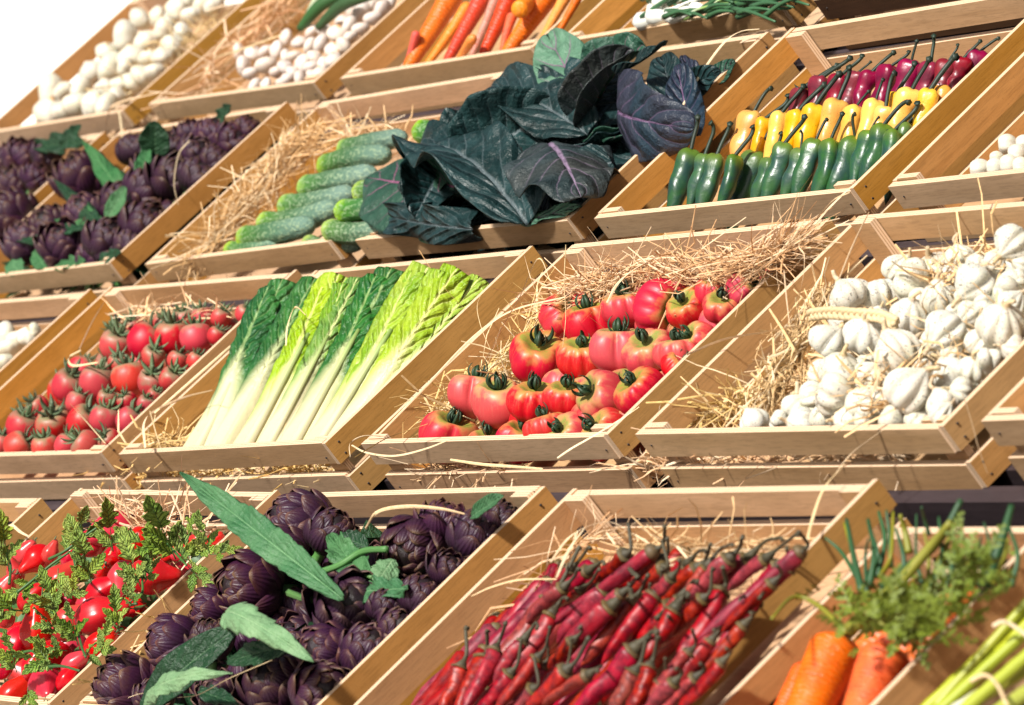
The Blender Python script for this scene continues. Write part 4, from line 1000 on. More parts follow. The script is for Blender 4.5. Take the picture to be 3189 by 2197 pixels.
# ---- cabbage leaves: base, tip, width, levels, material, facing mix (viewer, up, right), kwargs
KB = [
 ((2,1745,700),(2,1480,225),330,.015,.055,'cabl',(1,.2,0),dict(prof='broad',cup=.10,wave=0.022,wf=2,crk=.014,arch=.3),'pale green upright leaf with purple veins, topmost of the cabbage heap'),
 ((2,1750,790),(2,2050,330),220,.01,.045,'cabgrey',(.8,.5,-.5),dict(prof='broad',cup=.5,wave=0.022,wf=2,crk=.014,arch=-.4,fold=.5),'grey blue curled leaf right of the pale upright leaf'),
 ((2,1930,480),(2,2265,265),85,.045,.05,'cab',(.2,1,-.3),dict(prof='broad',cup=.3,wave=0.038,wf=2,crk=.014,arch=.5),'black looking curled leaf tip over the back slat'),
 ((2,1740,880),(2,1110,575),370,.01,.040,'cab',(.75,.7,.1),dict(prof='broad',cup=.16,wave=0.034,wf=3,crk=.014,arch=-.5),'big dark blotched leaf stretching left in the upper heap'),
 ((2,1760,900),(2,1330,520),300,-.005,.040,'cab',(.5,.9,.3),dict(prof='broad',cup=.12,wave=0.030,wf=3,crk=.014,arch=-.3),'very dark wavy leaf behind the big blotched leaf'),
 ((2,1260,800),(2,900,840),190,.02,.035,'cabg',(.9,.4,0),dict(prof='broad',cup=-.2,wave=0.030,wf=2,crk=.014,arch=-.4),'small green leaf over the cucumber crate rim'),
 ((2,1400,900),(2,830,955),160,.015,.025,'cab',(.4,.9,0),dict(prof='broad',cup=-.3,wave=0.022,wf=2,crk=.014,arch=-.4),'dark drooping leaf left of the heap centre'),
 ((2,760,1250),(2,300,1160),560,.020,.030,'cabg',(1,.3,.1),dict(prof='broad',cup=-.12,wave=0.022,wf=2,crk=.014,arch=-.5),'large green leaf with purple vein fan at the lower left'),
 ((2,700,1120),(2,1080,960),230,.012,.018,'cabg',(.7,.8,0),dict(prof='broad',cup=.1,wave=0.038,wf=3,crk=.014),'green leaf lying behind the purple veined one'),
 ((2,1345,1460),(2,610,1060),430,.006,.036,'cab',(.85,.5,.2),dict(prof='broad',cup=.14,wave=0.034,wf=4,crk=.014,arch=-.6,vein=.009),'long dark leaf with pink midrib across the lower middle'),
 ((2,1380,1250),(2,1050,880),330,.008,.030,'cabgrey',(.6,.8,.2),dict(prof='broad',cup=-.12,wave=0.022,wf=3,crk=.014,arch=.3),'grey violet leaf in the middle of the heap'),
 ((2,1300,1330),(2,960,1130),270,.012,.032,'cabgrey',(.8,.5,.2),dict(prof='broad',cup=-.15,wave=0.038,wf=4,crk=.014,arch=-.3),'brownish rumpled leaf just above the pink midrib leaf'),
 ((2,1480,930),(2,1700,1290),560,.030,.020,'cabgrey',(.8,.6,0),dict(prof='broad',cup=-.16,wave=0.038,wf=4,crk=.014,arch=-.6,vein=.009),'broad grey leaf with pale midrib right of the centre'),
 ((2,1900,1060),(2,1520,1230),300,.004,.016,'cab',(.5,.9,0),dict(prof='broad',cup=.1,wave=0.038,wf=3,crk=.014),'dark leaf below the broad grey one'),
 ((2,1960,700),(2,2440,840),430,.012,.012,'cabp',(.85,.4,0),dict(prof='broad',cup=-.12,wave=0.022,wf=3,crk=.014,arch=-.4),'large purple blue leaf against the right side slat'),
 ((3,130,900),(3,40,420),200,.0,.030,'cabp',(.9,.4,.1),dict(prof='broad',cup=.1,wave=0.030,wf=3,crk=.014),'blue grey leaf near the back right corner of the heap'),
 ((3,60,760),(3,-60,380),220,-.004,.020,'cab',(.9,.4,.1),dict(prof='broad',cup=.1,wave=0.030,wf=3,crk=.014),'dark teal leaf at the back slat'),
 ((3,190,620),(3,80,370),120,0,.015,'cabp',(.9,.4,.1),dict(prof='broad',cup=.3,wave=0.030,wf=3,crk=.014),'small violet leaf tip by the back slat'),
 ((3,60,620),(3,330,470),170,.002,.010,'cab',(.9,.4,.1),dict(prof='broad',cup=.1,wave=0.030,wf=3,crk=.014),'teal leaf pressed into the back right corner'),
 ((3,250,560),(3,420,400),130,-.002,.002,'cabg',(.5,.9,.1),dict(prof='broad',cup=.1,wave=0.030,wf=3,crk=.014),'dark green leaf low in the back right corner'),
 ((2,1320,1450),(2,1700,1350),90,.004,.004,'cabl',(.4,1,0),dict(prof='broad',cup=.1,wave=0.022,wf=3,crk=.014),'pale green leaf edge along the front right rim'),
 ((2,1450,1420),(2,1420,1110),220,.0,.010,'cabp',(.8,.6,0),dict(prof='broad',cup=.1,wave=0.030,wf=3,crk=.014),'blue violet leaf under the broad grey leaf'),
 ((2,980,1500),(2,400,1400),210,.004,.012,'cab',(.8,.6,0),dict(prof='broad',cup=-.2,wave=0.045,wf=4,crk=.014),'dark rumpled leaf along the front rim'),
 ((2,560,1330),(2,430,1560),230,.010,-.004,'cabg',(1,.2,0),dict(prof='broad',cup=-.2,wave=0.038,wf=3,crk=.014),'green leaf hanging over the front left corner'),
 ((2,960,1470),(2,640,1560),120,.0,-.004,'cabl',(.5,.9,0),dict(prof='broad',cup=-.2,wave=0.038,wf=3,crk=.014),'pale leaf edge low at the front rim'),
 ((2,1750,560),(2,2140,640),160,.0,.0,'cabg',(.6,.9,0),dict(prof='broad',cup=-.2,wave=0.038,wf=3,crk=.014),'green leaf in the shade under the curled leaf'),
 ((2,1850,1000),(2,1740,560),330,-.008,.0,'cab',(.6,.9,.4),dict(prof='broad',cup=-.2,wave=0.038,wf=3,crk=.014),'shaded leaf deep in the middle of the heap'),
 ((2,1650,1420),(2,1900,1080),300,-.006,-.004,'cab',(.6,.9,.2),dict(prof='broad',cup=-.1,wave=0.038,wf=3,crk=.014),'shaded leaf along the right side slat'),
 ((2,500,1500),(2,1100,1250),420,-.01,-.004,'cab',(.5,.9,0),dict(prof='broad',cup=-.1,wave=0.038,wf=3,crk=.014),'lowest dark leaf at the front left of the heap'),
]
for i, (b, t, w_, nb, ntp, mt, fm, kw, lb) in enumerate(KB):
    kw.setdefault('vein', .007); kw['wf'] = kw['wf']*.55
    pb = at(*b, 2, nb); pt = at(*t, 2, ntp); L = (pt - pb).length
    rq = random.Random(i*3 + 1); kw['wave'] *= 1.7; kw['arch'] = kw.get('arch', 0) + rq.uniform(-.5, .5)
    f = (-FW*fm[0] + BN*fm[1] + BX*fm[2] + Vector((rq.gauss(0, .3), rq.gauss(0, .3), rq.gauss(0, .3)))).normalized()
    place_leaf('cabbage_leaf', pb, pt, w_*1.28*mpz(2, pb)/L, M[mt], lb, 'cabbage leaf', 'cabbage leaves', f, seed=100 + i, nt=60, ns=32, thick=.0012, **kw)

rq = random.Random(44)
for i in range(12):
    x = 560 + i*118 + rq.uniform(-40, 40); y0 = 1330 - (x - 560)*.46; y = y0 + rq.uniform(-180, 140)
    pb = at(2, x, y, 2, rq.uniform(-.004, .022)); a_ = rq.uniform(0, 6.28); pt = pb + (BX*math.cos(a_) + BU*math.sin(a_)*.8 + BN*rq.uniform(-.15, .25)).normalized()*rq.uniform(.07, .11)
    place_leaf('cabbage_leaf', pb, pt, .85, M[['cab', 'cabgrey', 'cab', 'cabg'][i % 4]], 'crumpled dark cabbage leaf, %s of twelve counted left to right across the heap' % ORD[i], 'cabbage leaf', 'cabbage leaves', (-FW*.6 + BN*.6 + Vector((rq.gauss(0, .4), rq.gauss(0, .4), rq.gauss(0, .4)))).normalized(), seed=160 + i, nt=50, ns=26, prof='broad', cup=rq.choice((-.2, .25, .4)), wave=.075, wf=1.8, crk=.03, vein=.008, arch=rq.uniform(-1, .6), thick=.0012)
# ---- artichokes: (view, x, y, radius, axis dx, dy, toward)
AH = [artichoke_head(i, op) for i, op in enumerate((.02, .12, .30, .07, .2))]; AS = artichoke_stem(1)
A4 = [[(7,830,1480,205,-.8,-.5,.3),(7,1800,1480,225,-.3,-.4,.8),(7,2100,1530,200,.3,-.3,.9),(8,80,1560,190,-.4,-.5,.7),(7,1450,1540,150,-.4,-.3,.7),(7,1000,1560,130,0,-1,.5)],
 [(7,1140,1195,180,-1,-.1,.3),(8,40,1250,190,-.5,-.2,.8),(8,310,1260,190,.2,-.6,.7),(8,500,1120,150,.2,-.5,.7),(7,1380,1180,140,0,-1,.3)],
 [(7,1400,985,150,-1,-.2,.2),(7,1650,830,215,-.7,-.1,.55),(8,190,970,230,.1,-.3,.9),(8,650,900,150,.3,-.8,.4),(8,420,960,120,.2,-.5,.5)],
 [(7,1840,620,190,-.6,-.2,.6),(8,610,560,205,-.2,.2,.9),(8,1010,500,175,.3,-.7,.5),(8,830,730,120,.2,-.6,.5)],
 [(7,1960,430,225,-.7,-.45,.4),(7,2160,480,160,.3,-.5,.5),(8,1180,390,120,.4,-.6,.4),(8,800,420,150,.2,-.8,.2)]]
def arts(data, row, labels, grp, rows, crt):
    ra = random.Random(21)
    for e, lab in rowlab(data, labels, rows):
        k, x, y, r_, dx, dy, tw = e; p = settle(k, x, y, row, .006, r_*1.22, crt); R = r_*mpz(k, p)*1.14
        v = ra.randrange(5)
        thing('artichoke', [('head', AH[v]), ('stem', AS)], lab, 'artichoke', grp, p, frame(imdir(dx, dy, tw), Vector((ra.random(), ra.random(), ra.random()))), R)
arts(A4, 4, 'purple artichoke head, {o} from left, {r} of the bottom row crate', 'artichokes of the bottom row', RN, (4, 2))
A1_ = [[(1,700,1590,150,.2,-.5,.6),(1,950,1500,165,.3,-.6,.5),(1,860,1620,120,.2,-.6,.5),(1,420,1620,150,-.2,-.6,.6),(1,180,1600,150,-.3,-.7,.4),(4,620,180,120,.2,-.8,.4)],
 [(1,80,1420,170,-.6,-.6,.4),(1,330,1500,150,-.3,-.5,.7),(1,560,1420,150,-.2,-.5,.7),(1,790,1350,150,.2,-.5,.7),(1,960,1270,160,.4,-.6,.5)],
 [(1,540,1180,175,-.4,-.7,.4),(1,1130,1180,150,.3,-.6,.6),(1,1000,1120,120,0,-.9,.3),(1,1290,1170,130,.4,-.6,.4)],
 [(1,880,990,115,0,-1,.2),(1,1120,1000,140,.1,-.8,.5),(1,1280,1030,130,.3,-.5,.6),(1,1410,1060,110,.4,-.6,.4)],
 [(1,1250,900,100,-.2,-.8,.3),(1,1400,900,125,.1,-.7,.5),(1,1520,940,130,.4,-.5,.6),(1,1610,860,95,.3,-.7,.4)]]
arts(A1_, 2, 'purple artichoke head, {o} from left, {r}, crate left of the cucumbers', 'artichokes left of the cucumbers', RN, (2, 1))
A0_ = [[(1,80,1230,130,-.2,-.7,.5),(1,230,1170,95,.3,-.6,.5)], [(1,20,1080,110,-.4,-.7,.4),(1,150,1050,125,.1,-.8,.4),(1,300,1030,100,.3,-.6,.4)]]
arts(A0_, 2, 'purple artichoke head, {o} from left, {r} at the far left edge', 'artichokes at the left edge', ['front row', 'back row'], (2, 0))
AL = [
 ((7,2240,900),(7,1180,75),190,.030,.115,'artl',4,(.8,.3,0),dict(prof='lance',cup=.10,wave=.012,wf=5,crk=.012,arch=-.25,serr=.14,nveins=6),'long grey green leaf sticking out diagonally over the back slat'),
 ((7,1520,1080),(7,2050,1310),170,.045,.040,'artp',4,(.7,.6,0),dict(prof='oval',cup=-.2,wave=.02,wf=3,crk=.015,arch=-1.5,serr=.28,nveins=3),'pale green arched leaf with notched edge in the middle'),
 ((7,930,1620),(7,1560,1090),230,.030,.045,'artd',4,(.8,.5,0),dict(prof='oval',cup=.1,wave=.02,wf=2,crk=.01,arch=-.5,nveins=5),'dark green smooth leaf left of the pale arched leaf'),
 ((7,940,1600),(7,1520,1385),130,.040,.050,'artp',4,(.6,.5,0),dict(prof='lance',cup=-.2,wave=.03,wf=3,crk=.015,arch=-1.1,serr=.25,nveins=4),'pale curved leaf above the front left artichoke'),
 ((7,1940,1190),(7,1480,1310),170,.036,.034,'artd',4,(.7,.5,0),dict(prof='oval',cup=.1,wave=.03,wf=3,crk=.015,serr=.2,nveins=4),'dark green leaf under the pale arched leaf'),
 ((8,350,860),(8,60,480),200,.01,.030,'artl',4,(.8,.5,0),dict(prof='oval',cup=.1,wave=.05,wf=4,crk=.02,serr=.3,nveins=4),'ragged leaf between the artichokes at the back left'),
 ((8,560,830),(8,60,860),180,.016,.014,'artl',4,(.7,.7,0),dict(prof='oval',cup=-.1,wave=.05,wf=4,crk=.02,serr=.3,nveins=4),'ragged green leaf in the middle of the crate'),
 ((8,470,640),(8,360,800),170,.016,.014,'artp',4,(.9,.3,0),dict(prof='oval',cup=-.1,wave=.04,wf=3,crk=.02,serr=.2,nveins=4),'grey green leaf left of the open artichoke'),
 ((8,980,360),(8,1190,225),100,.02,.030,'artl',4,(.8,.5,0),dict(prof='oval',cup=.25,wave=.02,wf=2,crk=.01,nveins=4),'small bright leaf tip at the back slat'),
 ((8,300,560),(8,120,480),120,.0,.012,'artd',4,(.6,.8,0),dict(prof='oval',cup=.1,wave=.04,wf=4,crk=.02,nveins=4),'dark leaf behind the thick green stem'),
 ((7,1300,1500),(7,1560,1590),100,.03,.02,'artd',4,(.7,.8,0),dict(prof='lance',cup=.1,wave=.04,wf=4,crk=.02,nveins=4),'small dark leaf near the front rim'),
 ((1,830,1310),(1,535,915),125,.015,.045,'artl',2,(.9,.3,0),dict(prof='lance',cup=-.12,wave=.02,wf=3,crk=.012,arch=.3),'light grey green leaf arching up, crate left of the cucumbers'),
 ((1,640,1460),(1,350,1170),100,.02,.035,'artd',2,(.9,.4,0),dict(prof='lance',cup=-.12,wave=.02,wf=3,crk=.012,arch=.3),'dark green leaf arching up beside the light one'),
 ((1,1020,1010),(1,1010,790),165,.02,.050,'artd',2,(1,.2,0),dict(prof='broad',cup=.15,wave=.03,wf=3,crk=.012),'dark green upright leaf at the back slat left of the cucumbers'),
 ((1,900,1200),(1,980,930),80,.02,.030,'artl',2,(.9,.4,.3),dict(prof='lance',cup=.15,wave=.03,wf=3,crk=.012),'pale leaf below the dark upright one'),
 ((1,700,1440),(1,820,1220),95,.018,.030,'artl',2,(.9,.4,.2),dict(prof='oval',cup=.15,wave=.03,wf=3,crk=.012),'small light leaf crossing the arching leaf'),
 ((1,1400,840),(1,1510,690),100,.01,.030,'artd',2,(.9,.4,0),dict(prof='oval',cup=.15,wave=.05,wf=3,crk=.012),'dark leaf tip over the back slat at the top right of its crate'),
 ((1,540,930),(1,230,960),120,.02,.020,'artd',2,(.9,.4,0),dict(prof='oval',cup=.15,wave=.05,wf=3,crk=.012),'dark leaf lying across the artichokes at the far left'),
 ((1,400,960),(1,530,820),90,.02,.030,'artd',2,(.9,.4,0),dict(prof='oval',cup=.15,wave=.05,wf=3,crk=.012),'dark leaf tip standing up at the far left'),
 ((1,660,1460),(1,340,1390),150,.014,.012,'artl',2,(.7,.7,0),dict(prof='oval',cup=-.1,wave=.05,wf=3,crk=.02),'teal green leaf between the front artichokes'),
 ((1,560,1480),(1,90,1590),90,.022,.016,'artd',2,(.7,.7,0),dict(prof='lance',cup=-.1,wave=.03,wf=3,crk=.02),'long dark leaf low at the front left'),
 ((4,300,250),(4,230,130),110,.002,.010,'artl',2,(.9,.4,0),dict(prof='oval',cup=.1,wave=.03,wf=3,crk=.02),'pointed teal leaf at the front rim'),
 ((4,140,280),(4,60,200),120,.0,.004,'artl',2,(.9,.4,0),dict(prof='oval',cup=.1,wave=.03,wf=3,crk=.02),'teal leaf at the front rim near the left edge'),
 ((4,360,240),(4,560,200),90,.002,.004,'artl',2,(.7,.7,0),dict(prof='oval',cup=.1,wave=.05,wf=3,crk=.02),'teal leaf along the front rim, right of the pointed one'),
 ((4,640,200),(4,790,140),90,.002,.010,'artd',2,(.9,.4,0),dict(prof='oval',cup=.1,wave=.05,wf=3,crk=.02),'green leaf in the front right corner left of the cucumbers'),
 ((1,400,1640),(1,650,1540),140,.0,.0,'artd',2,(.7,.7,0),dict(prof='oval',cup=.1,wave=.05,wf=3,crk=.02),'shaded green leaf among the front artichokes'),
]
for i, (b, t, w_, nb, ntp, mt, rw, fm, kw, lb) in enumerate(AL):
    pb = at(*b, rw, nb); pt = at(*t, rw, ntp); L = (pt - pb).length; kw.setdefault('nveins', 7); kw.setdefault('vein', .006)
    place_leaf('artichoke_leaf', pb, pt, w_*1.25*mpz(b[0], pb)/L, M[mt], lb, 'artichoke leaf', 'artichoke leaves', (-FW*fm[0] + BN*fm[1] + BX*fm[2]).normalized(), seed=300 + i, nt=60, ns=18, thick=.001, **kw)
for i, (ps, lb) in enumerate([([(8,-20,730),(8,120,680),(8,270,590),(8,430,575)], 'thick green artichoke stalk lying left of the open artichoke'), ([(7,1890,860),(7,1990,895),(7,2110,915)], 'short cut green stalk below the long leaf'), ([(8,60,650),(8,200,710),(8,330,760)], 'thin green stalk crossing under the thick one')]):
    P = [at(*q, 4, .024 if i < 2 else .018) for q in ps]; R = [20, 24, 11][i]*mpz(8, P[0])
    V, F, U = tube(curve_pts([p - P[0] for p in P], 16), lambda t, a_: R*(1 + .12*math.cos(6*a_)), 18)
    tag(obj('artichoke_stalk', mesh('artichoke_stalk', V, F, M['artstem'], U), None, P[0], Matrix.Identity(3)), lb, 'stalk', 'artichoke stalks')

# ---- chilies: (view, calyx x, y, tip x, y, radius, stem end x, y, level)
CHL = [(8,910,1350,770,1660,56,945,1085),(8,1060,1290,880,1680,62,1085,1110),(8,1135,1235,930,1640,52,1210,1055),(8,1235,1390,1010,1680,54,1310,1165),(8,1390,1490,1230,1680,52,1395,1290),(8,1480,910,1120,1370,62,1690,560),(8,1500,1010,1190,1460,54,1600,890),
 (8,1410,1290,1130,1640,46,1500,1080),(8,1450,1340,1280,1620,40,1480,1160),(8,1740,720,1480,900,46,1850,660),(8,1700,830,1450,990,42,1820,700),(8,1990,610,1790,800,56,2010,405),(8,2170,590,1420,1120,54,2250,420),(8,1860,850,1540,1190,68,2060,745),(8,1890,960,1490,1350,66,2030,880),
 (8,2030,920,1700,1340,56,2140,740),(8,2180,880,1830,1330,66,2230,700),(8,1600,1370,1320,1640,62,1750,1150),(8,1590,1370,1480,1620,44,1640,1160),(8,2040,1240,1650,1640,70,2200,1110),(8,2290,950,1990,1230,66,2210,1010),(8,2050,1380,1890,1660,64,2130,1150),(8,2145,1350,2010,1660,60,2200,1150),(8,2225,1450,2110,1680,52,2250,1290),
 (8,1740,1400,1400,1620,46,1810,1360),(8,2100,1000,1880,1300,44,2150,800),(8,2240,700,2000,860,52,2230,520),(8,1960,870,1640,1150,44,2010,800),
 (9,170,700,-80,960,52,260,540),(9,380,640,110,930,60,470,490),(9,500,640,250,890,52,720,500),(9,620,640,370,850,50,830,470),(9,850,590,180,1170,54,840,460),(9,330,850,10,1340,66,340,690),(9,230,700,30,980,46,400,540),(9,560,910,60,1560,52,590,880),(9,100,680,-60,860,48,220,580),(9,20,980,-200,1320,60,120,870),
 (9,60,900,-110,1150,46,180,780),(9,210,900,-40,1160,50,270,700),(9,420,960,130,1300,44,450,900),(9,260,1180,-20,1560,46,280,1100),(9,0,760,-170,950,46,60,640),(9,-60,640,-260,830,50,-20,500),(9,120,1250,-160,1600,50,140,1100),(9,700,680,470,900,50,760,560),(9,780,700,420,1060,46,860,580),(9,660,800,330,1120,48,700,680),(9,470,1080,100,1480,48,520,990),(9,330,1320,40,1640,46,360,1220),(9,160,1420,-120,1700,50,190,1320),(9,-60,1120,-340,1450,54,-20,1010),(9,20,1450,-220,1720,50,40,1350),(8,1640,700,1500,850,44,1750,560),(8,1580,830,1330,1080,48,1680,700),(8,1250,1250,1040,1480,46,1330,1130),(8,1640,1180,1420,1400,44,1700,1080),(8,1320,1180,1120,1480,44,1420,1080)]
CB = [chili_body(i, .118 + .02*(i % 3)) for i in range(7)]; CC = chili_cap(.10)
rh = random.Random(13)
order = sorted(range(len(CHL)), key=lambda i: D(CHL[i][0], CHL[i][1], CHL[i][2])[0])
nth = {i: j for j, i in enumerate(order)}
def place_chili(k, x0, y0, x1, y1, r_, sx, sy, n0, n1, lab, i):
    p0, p1 = at(k, x0, y0, 4, n0), at(k, x1, y1, 4, n1); L = (p1 - p0).length; R = r_*mpz(k, p0)*1.14; bt = rh.randrange(7); base = (.118 + .02*(bt % 3))*L
    q = R/base
    o = tag(obj('chili', None, None, p0, frame(p1 - p0, Vector((rh.random(), rh.random(), rh.random()))), (L*q, L*q, L)), lab, 'chili', 'dried red chilies')
    obj('body', CB[bt], o); c = obj('cap', CC, o); c.scale = (base/L/.10,)*2 + (1,)
    e = at(k, sx, sy, 4, n0 + .014) - p0
    inv = o.matrix_world.to_3x3().inverted(); e2 = Vector(e); d0 = (p0 - p1).normalized(); ln = e.length
    pts = [Vector(), d0*ln*.35, e*.72 + d0*ln*.1, e, e + (BX*rh.uniform(-.5, .8) + Vector((0, 0, -.3)))*ln*.12]
    V, F, U = tube([inv @ v for v in curve_pts(pts, 14)], 1, 8) if False else tube(curve_pts(pts, 14), lambda t, a_: R*(.55*math.exp(-(t/.10)**2) + .20 + .10*math.exp(-((t - 1)/.08)**2)), 8)
    obj('stem', mesh('stem', [inv @ v for v in V], F, M['chstem'], U), o)
ch_names = []
for j in range(len(CHL)): ch_names.append(j)
for i, e in enumerate(CHL):
    k, x0, y0, x1, y1, r_, sx, sy = e
    px, py = D(k, x0, y0)
    band = 0 if py > 1590 else 1 if py > 1480 else 2 if py > 1380 else 3 if py > 1310 else 4
    ch_names[i] = (band, px)
bands = ['lowest', 'lower', 'middle', 'upper', 'topmost']
for i, e in enumerate(CHL):
    b, px = ch_names[i]; rank = sorted(x for bb, x in ch_names if bb == b).index(px)
    k, x0, y0, x1, y1, r_, sx, sy = e; lift = .004 + .012*((i*7) % 5)/4
    place_chili(k, x0, y0, x1, y1, r_, sx, sy, lift + .006, lift - .006, 'dried red chili, %s from left among the %s stem ends' % (ORD[rank], bands[b]), i)
for i in range(70):      # the layer beneath, almost covered
    u = rh.uniform(.03, .97); v = rh.uniform(.15, .84)
    c = w3(.672 + .03 + u*.34, ROW[4][0] + .012 + v*.215, ROW[4][1] - .010 - .016*(i % 2))
    t = c + (-BU*.105 + BX*rh.uniform(-.02, .02) - BN*.004)
    o = tag(obj('chili', None, None, c, frame(t - c, Vector((rh.random(), 1, 0))), ((t - c).length*.62, (t - c).length*.62, (t - c).length)), 'dried red chili half buried under the others in the chili crate', 'chili', 'half buried dried chilies')
    obj('body', CB[i % 7], o); obj('cap', CC, o)

# ---- pear tomatoes: centre, radius, narrow end direction, toward
PF = [pear_fruit(i, neck=nk) for i, nk in enumerate((.5, .35, .42, .2))]; PC = calyx_mesh(90, 5, .42, .06, .3, 1.2, M['sepal'], .5, .06)
PD = [[(80,1540,100,.3,-.3,0),(300,1460,112,.1,.3,.9),(440,1430,70,.3,-.6,0),(230,1335,90,.2,-.7,.3),(360,1275,105,-.3,-.2,.9),(20,1340,70,.3,-.7,0),(110,1190,92,-.4,.7,.3),(480,1330,70,.5,-.4,.3)],
 [(245,1120,118,-.1,-1,.15),(460,1050,110,.75,-.65,.2),(650,1010,125,.95,-.32,.1),(650,1210,92,.6,-.5,.4),(30,1010,64,-.3,-.8,.2),(200,900,76,.5,-.5,.2),(430,930,66,.5,-.6,.2),(710,1130,60,.6,-.5,.4)],
 [(30,830,70,.3,-.6,.3),(400,780,105,.6,-.7,0),(670,860,98,.7,-.5,.3),(800,770,100,-.2,.7,.6),(990,755,118,.98,.08,.1),(560,930,60,.5,-.6,.2),(860,830,50,.8,-.2,.2)],
 [(100,720,60,-.3,-.6,.3),(240,640,86,-.7,.5,.3),(700,710,98,.0,-.2,.97),(160,600,66,.4,-.5,.3),(460,640,60,.2,-.6,.2),(330,600,56,.2,-.6,.2)],
 [(740,440,108,-.9,.35,.3),(590,540,92,-.8,.5,.2),(880,560,115,.3,-.4,.8),(1250,545,66,.3,-.4,.8),(1110,610,50,.5,-.4,.3),(1400,520,48,.5,-.4,.3),(960,520,70,.5,-.4,.5),(1180,600,56,.4,-.2,.3)]]
rp = random.Random(31)
for e, lab in rowlab(PD, 'pear shaped red tomato, {o} from left, {r} of the bottom left crate', RN):
    x, y, r_, dx, dy, tw = e; p = settle(7, x, y, 4, .006, r_, (4, 1)); R = r_*mpz(7, p)*1.06; ax = imdir(dx, dy, tw)
    o = tag(obj('pear_tomato', None, None, p - ax*R*.25, frame(ax, Vector((rp.random(), rp.random(), .4))), R), lab, 'tomato', 'pear shaped tomatoes')
    obj('fruit', PF[rp.randrange(4)], o); c = obj('calyx', PC, o); c.location = (0, 0, 1.75)
def sprig(i, x, y, size, dx, dy, lb, n=5):
    r = random.Random(500 + i); p = at(7, x, y, 4, .030); L = size*mpz(7, p); d = imdir(dx, dy, .35)
    root = tag(obj('tomato_sprig', None, None, p, Matrix.Identity(3)), lb, 'leaf sprig', 'leafy sprigs on the pear tomatoes')
    sp = curve_pts([Vector(), d*L*.5 + DN*L*.05, d*L], 10)
    V, F, U = tube(sp, lambda t, a_: L*.022*(1.1 - .6*t), 7); obj('stalk', mesh('stalk', V, F, M['vine'], U), root)
    f = (-FW*.8 + BN*.4).normalized(); sd = d.cross(f).normalized()
    for j in range(n):
        t = 1.0 if j == n - 1 else .25 + .6*j/(n - 1); q = sp[int(t*10)]; s_ = 0 if j == n - 1 else (1 if j % 2 else -1)
        dd = (d*(.75 + .3*r.random()) + sd*s_*r.uniform(.7, 1.1) - FW*r.uniform(-.35, .5)).normalized(); ll = L*(.95 if s_ else 1.2)*r.uniform(.8, 1.15)
        ff = (f + Vector((r.gauss(0, .4), r.gauss(0, .4), r.gauss(0, .4)))).normalized()
        lf = place_leaf('leaflet', q + p, q + p + dd*ll, .58, M['sprig'], None, None, None, ff, seed=900 + i*9 + j, prof='lance', nt=44, ns=10, cup=.15, wave=.05, wf=3, crk=.04, arch=r.uniform(-1, .4), serr=.6, nveins=1.5, petiole=.05, thick=.0006)
        lf.parent = root; lf.matrix_parent_inverse = root.matrix_world.inverted()
for i, (x, y, s_, dx, dy) in enumerate([(400,610,170,.8,-.6),(470,570,150,.4,-1),(60,720,180,-.1,-1),(740,590,150,-.1,-1),(1150,640,200,-.4,-1),(1180,640,150,.4,-1),(1080,600,150,-1,-.5),(1170,650,130,.9,-.3),(600,800,170,-.2,-1),
 (280,820,150,-.1,1),(150,980,180,-1,-.3),(370,1000,140,-.3,-1),(440,900,120,.6,-.8),(920,820,150,-.3,-1),(940,800,110,.6,-.9),(800,880,80,.7,-.6),(510,1200,150,-.2,-1),(400,1130,120,-.8,-.9),(780,1120,120,-.1,-1),
 (440,1240,120,-1,-.3),(380,1330,140,-.7,-.2),(110,1380,130,-.2,-1),(1370,600,120,-.2,-1),(1380,610,90,.9,-.2),(1230,690,110,.6,.5),(380,700,130,.0,1),(540,1270,110,.9,-.2),(180,1480,90,.1,.9),(880,960,90,-.1,-.9),(660,1240,90,.3,-.9),(240,770,110,-.8,.5)]):
    sprig(i, x, y, s_*1.2, dx, dy, 'serrated green leaf sprig, number %d counted along the pear tomatoes' % (i + 1), 4)
for i, ps in enumerate([[(320,640),(420,590),(540,500),(640,430)], [(110,860),(200,790),(330,680),(460,590)], [(1090,530),(1150,600),(1220,680)], [(480,590),(500,700),(560,760)], [(500,1080),(520,1160),(540,1230),(560,1280)], [(60,800),(70,700),(60,640)], [(270,1350),(400,1340),(520,1370)], [(10,1330),(100,1270),(200,1240),(240,1270)], [(880,880),(930,860),(930,760)]]):
    P = [at(7, *q, 4, .034) for q in ps]; R = 11*mpz(7, P[0])
    V, F, U = tube(curve_pts([p - P[0] for p in P], 16), lambda t, a_: R*(1 - .3*t), 8)
    tag(obj('tomato_vine', mesh('tomato_vine', V, F, M['vine'], U), None, P[0], Matrix.Identity(3)), 'green tomato vine stalk, %s counted over the pear tomatoes' % ORD[i], 'vine', 'vine stalks on the pear tomatoes')

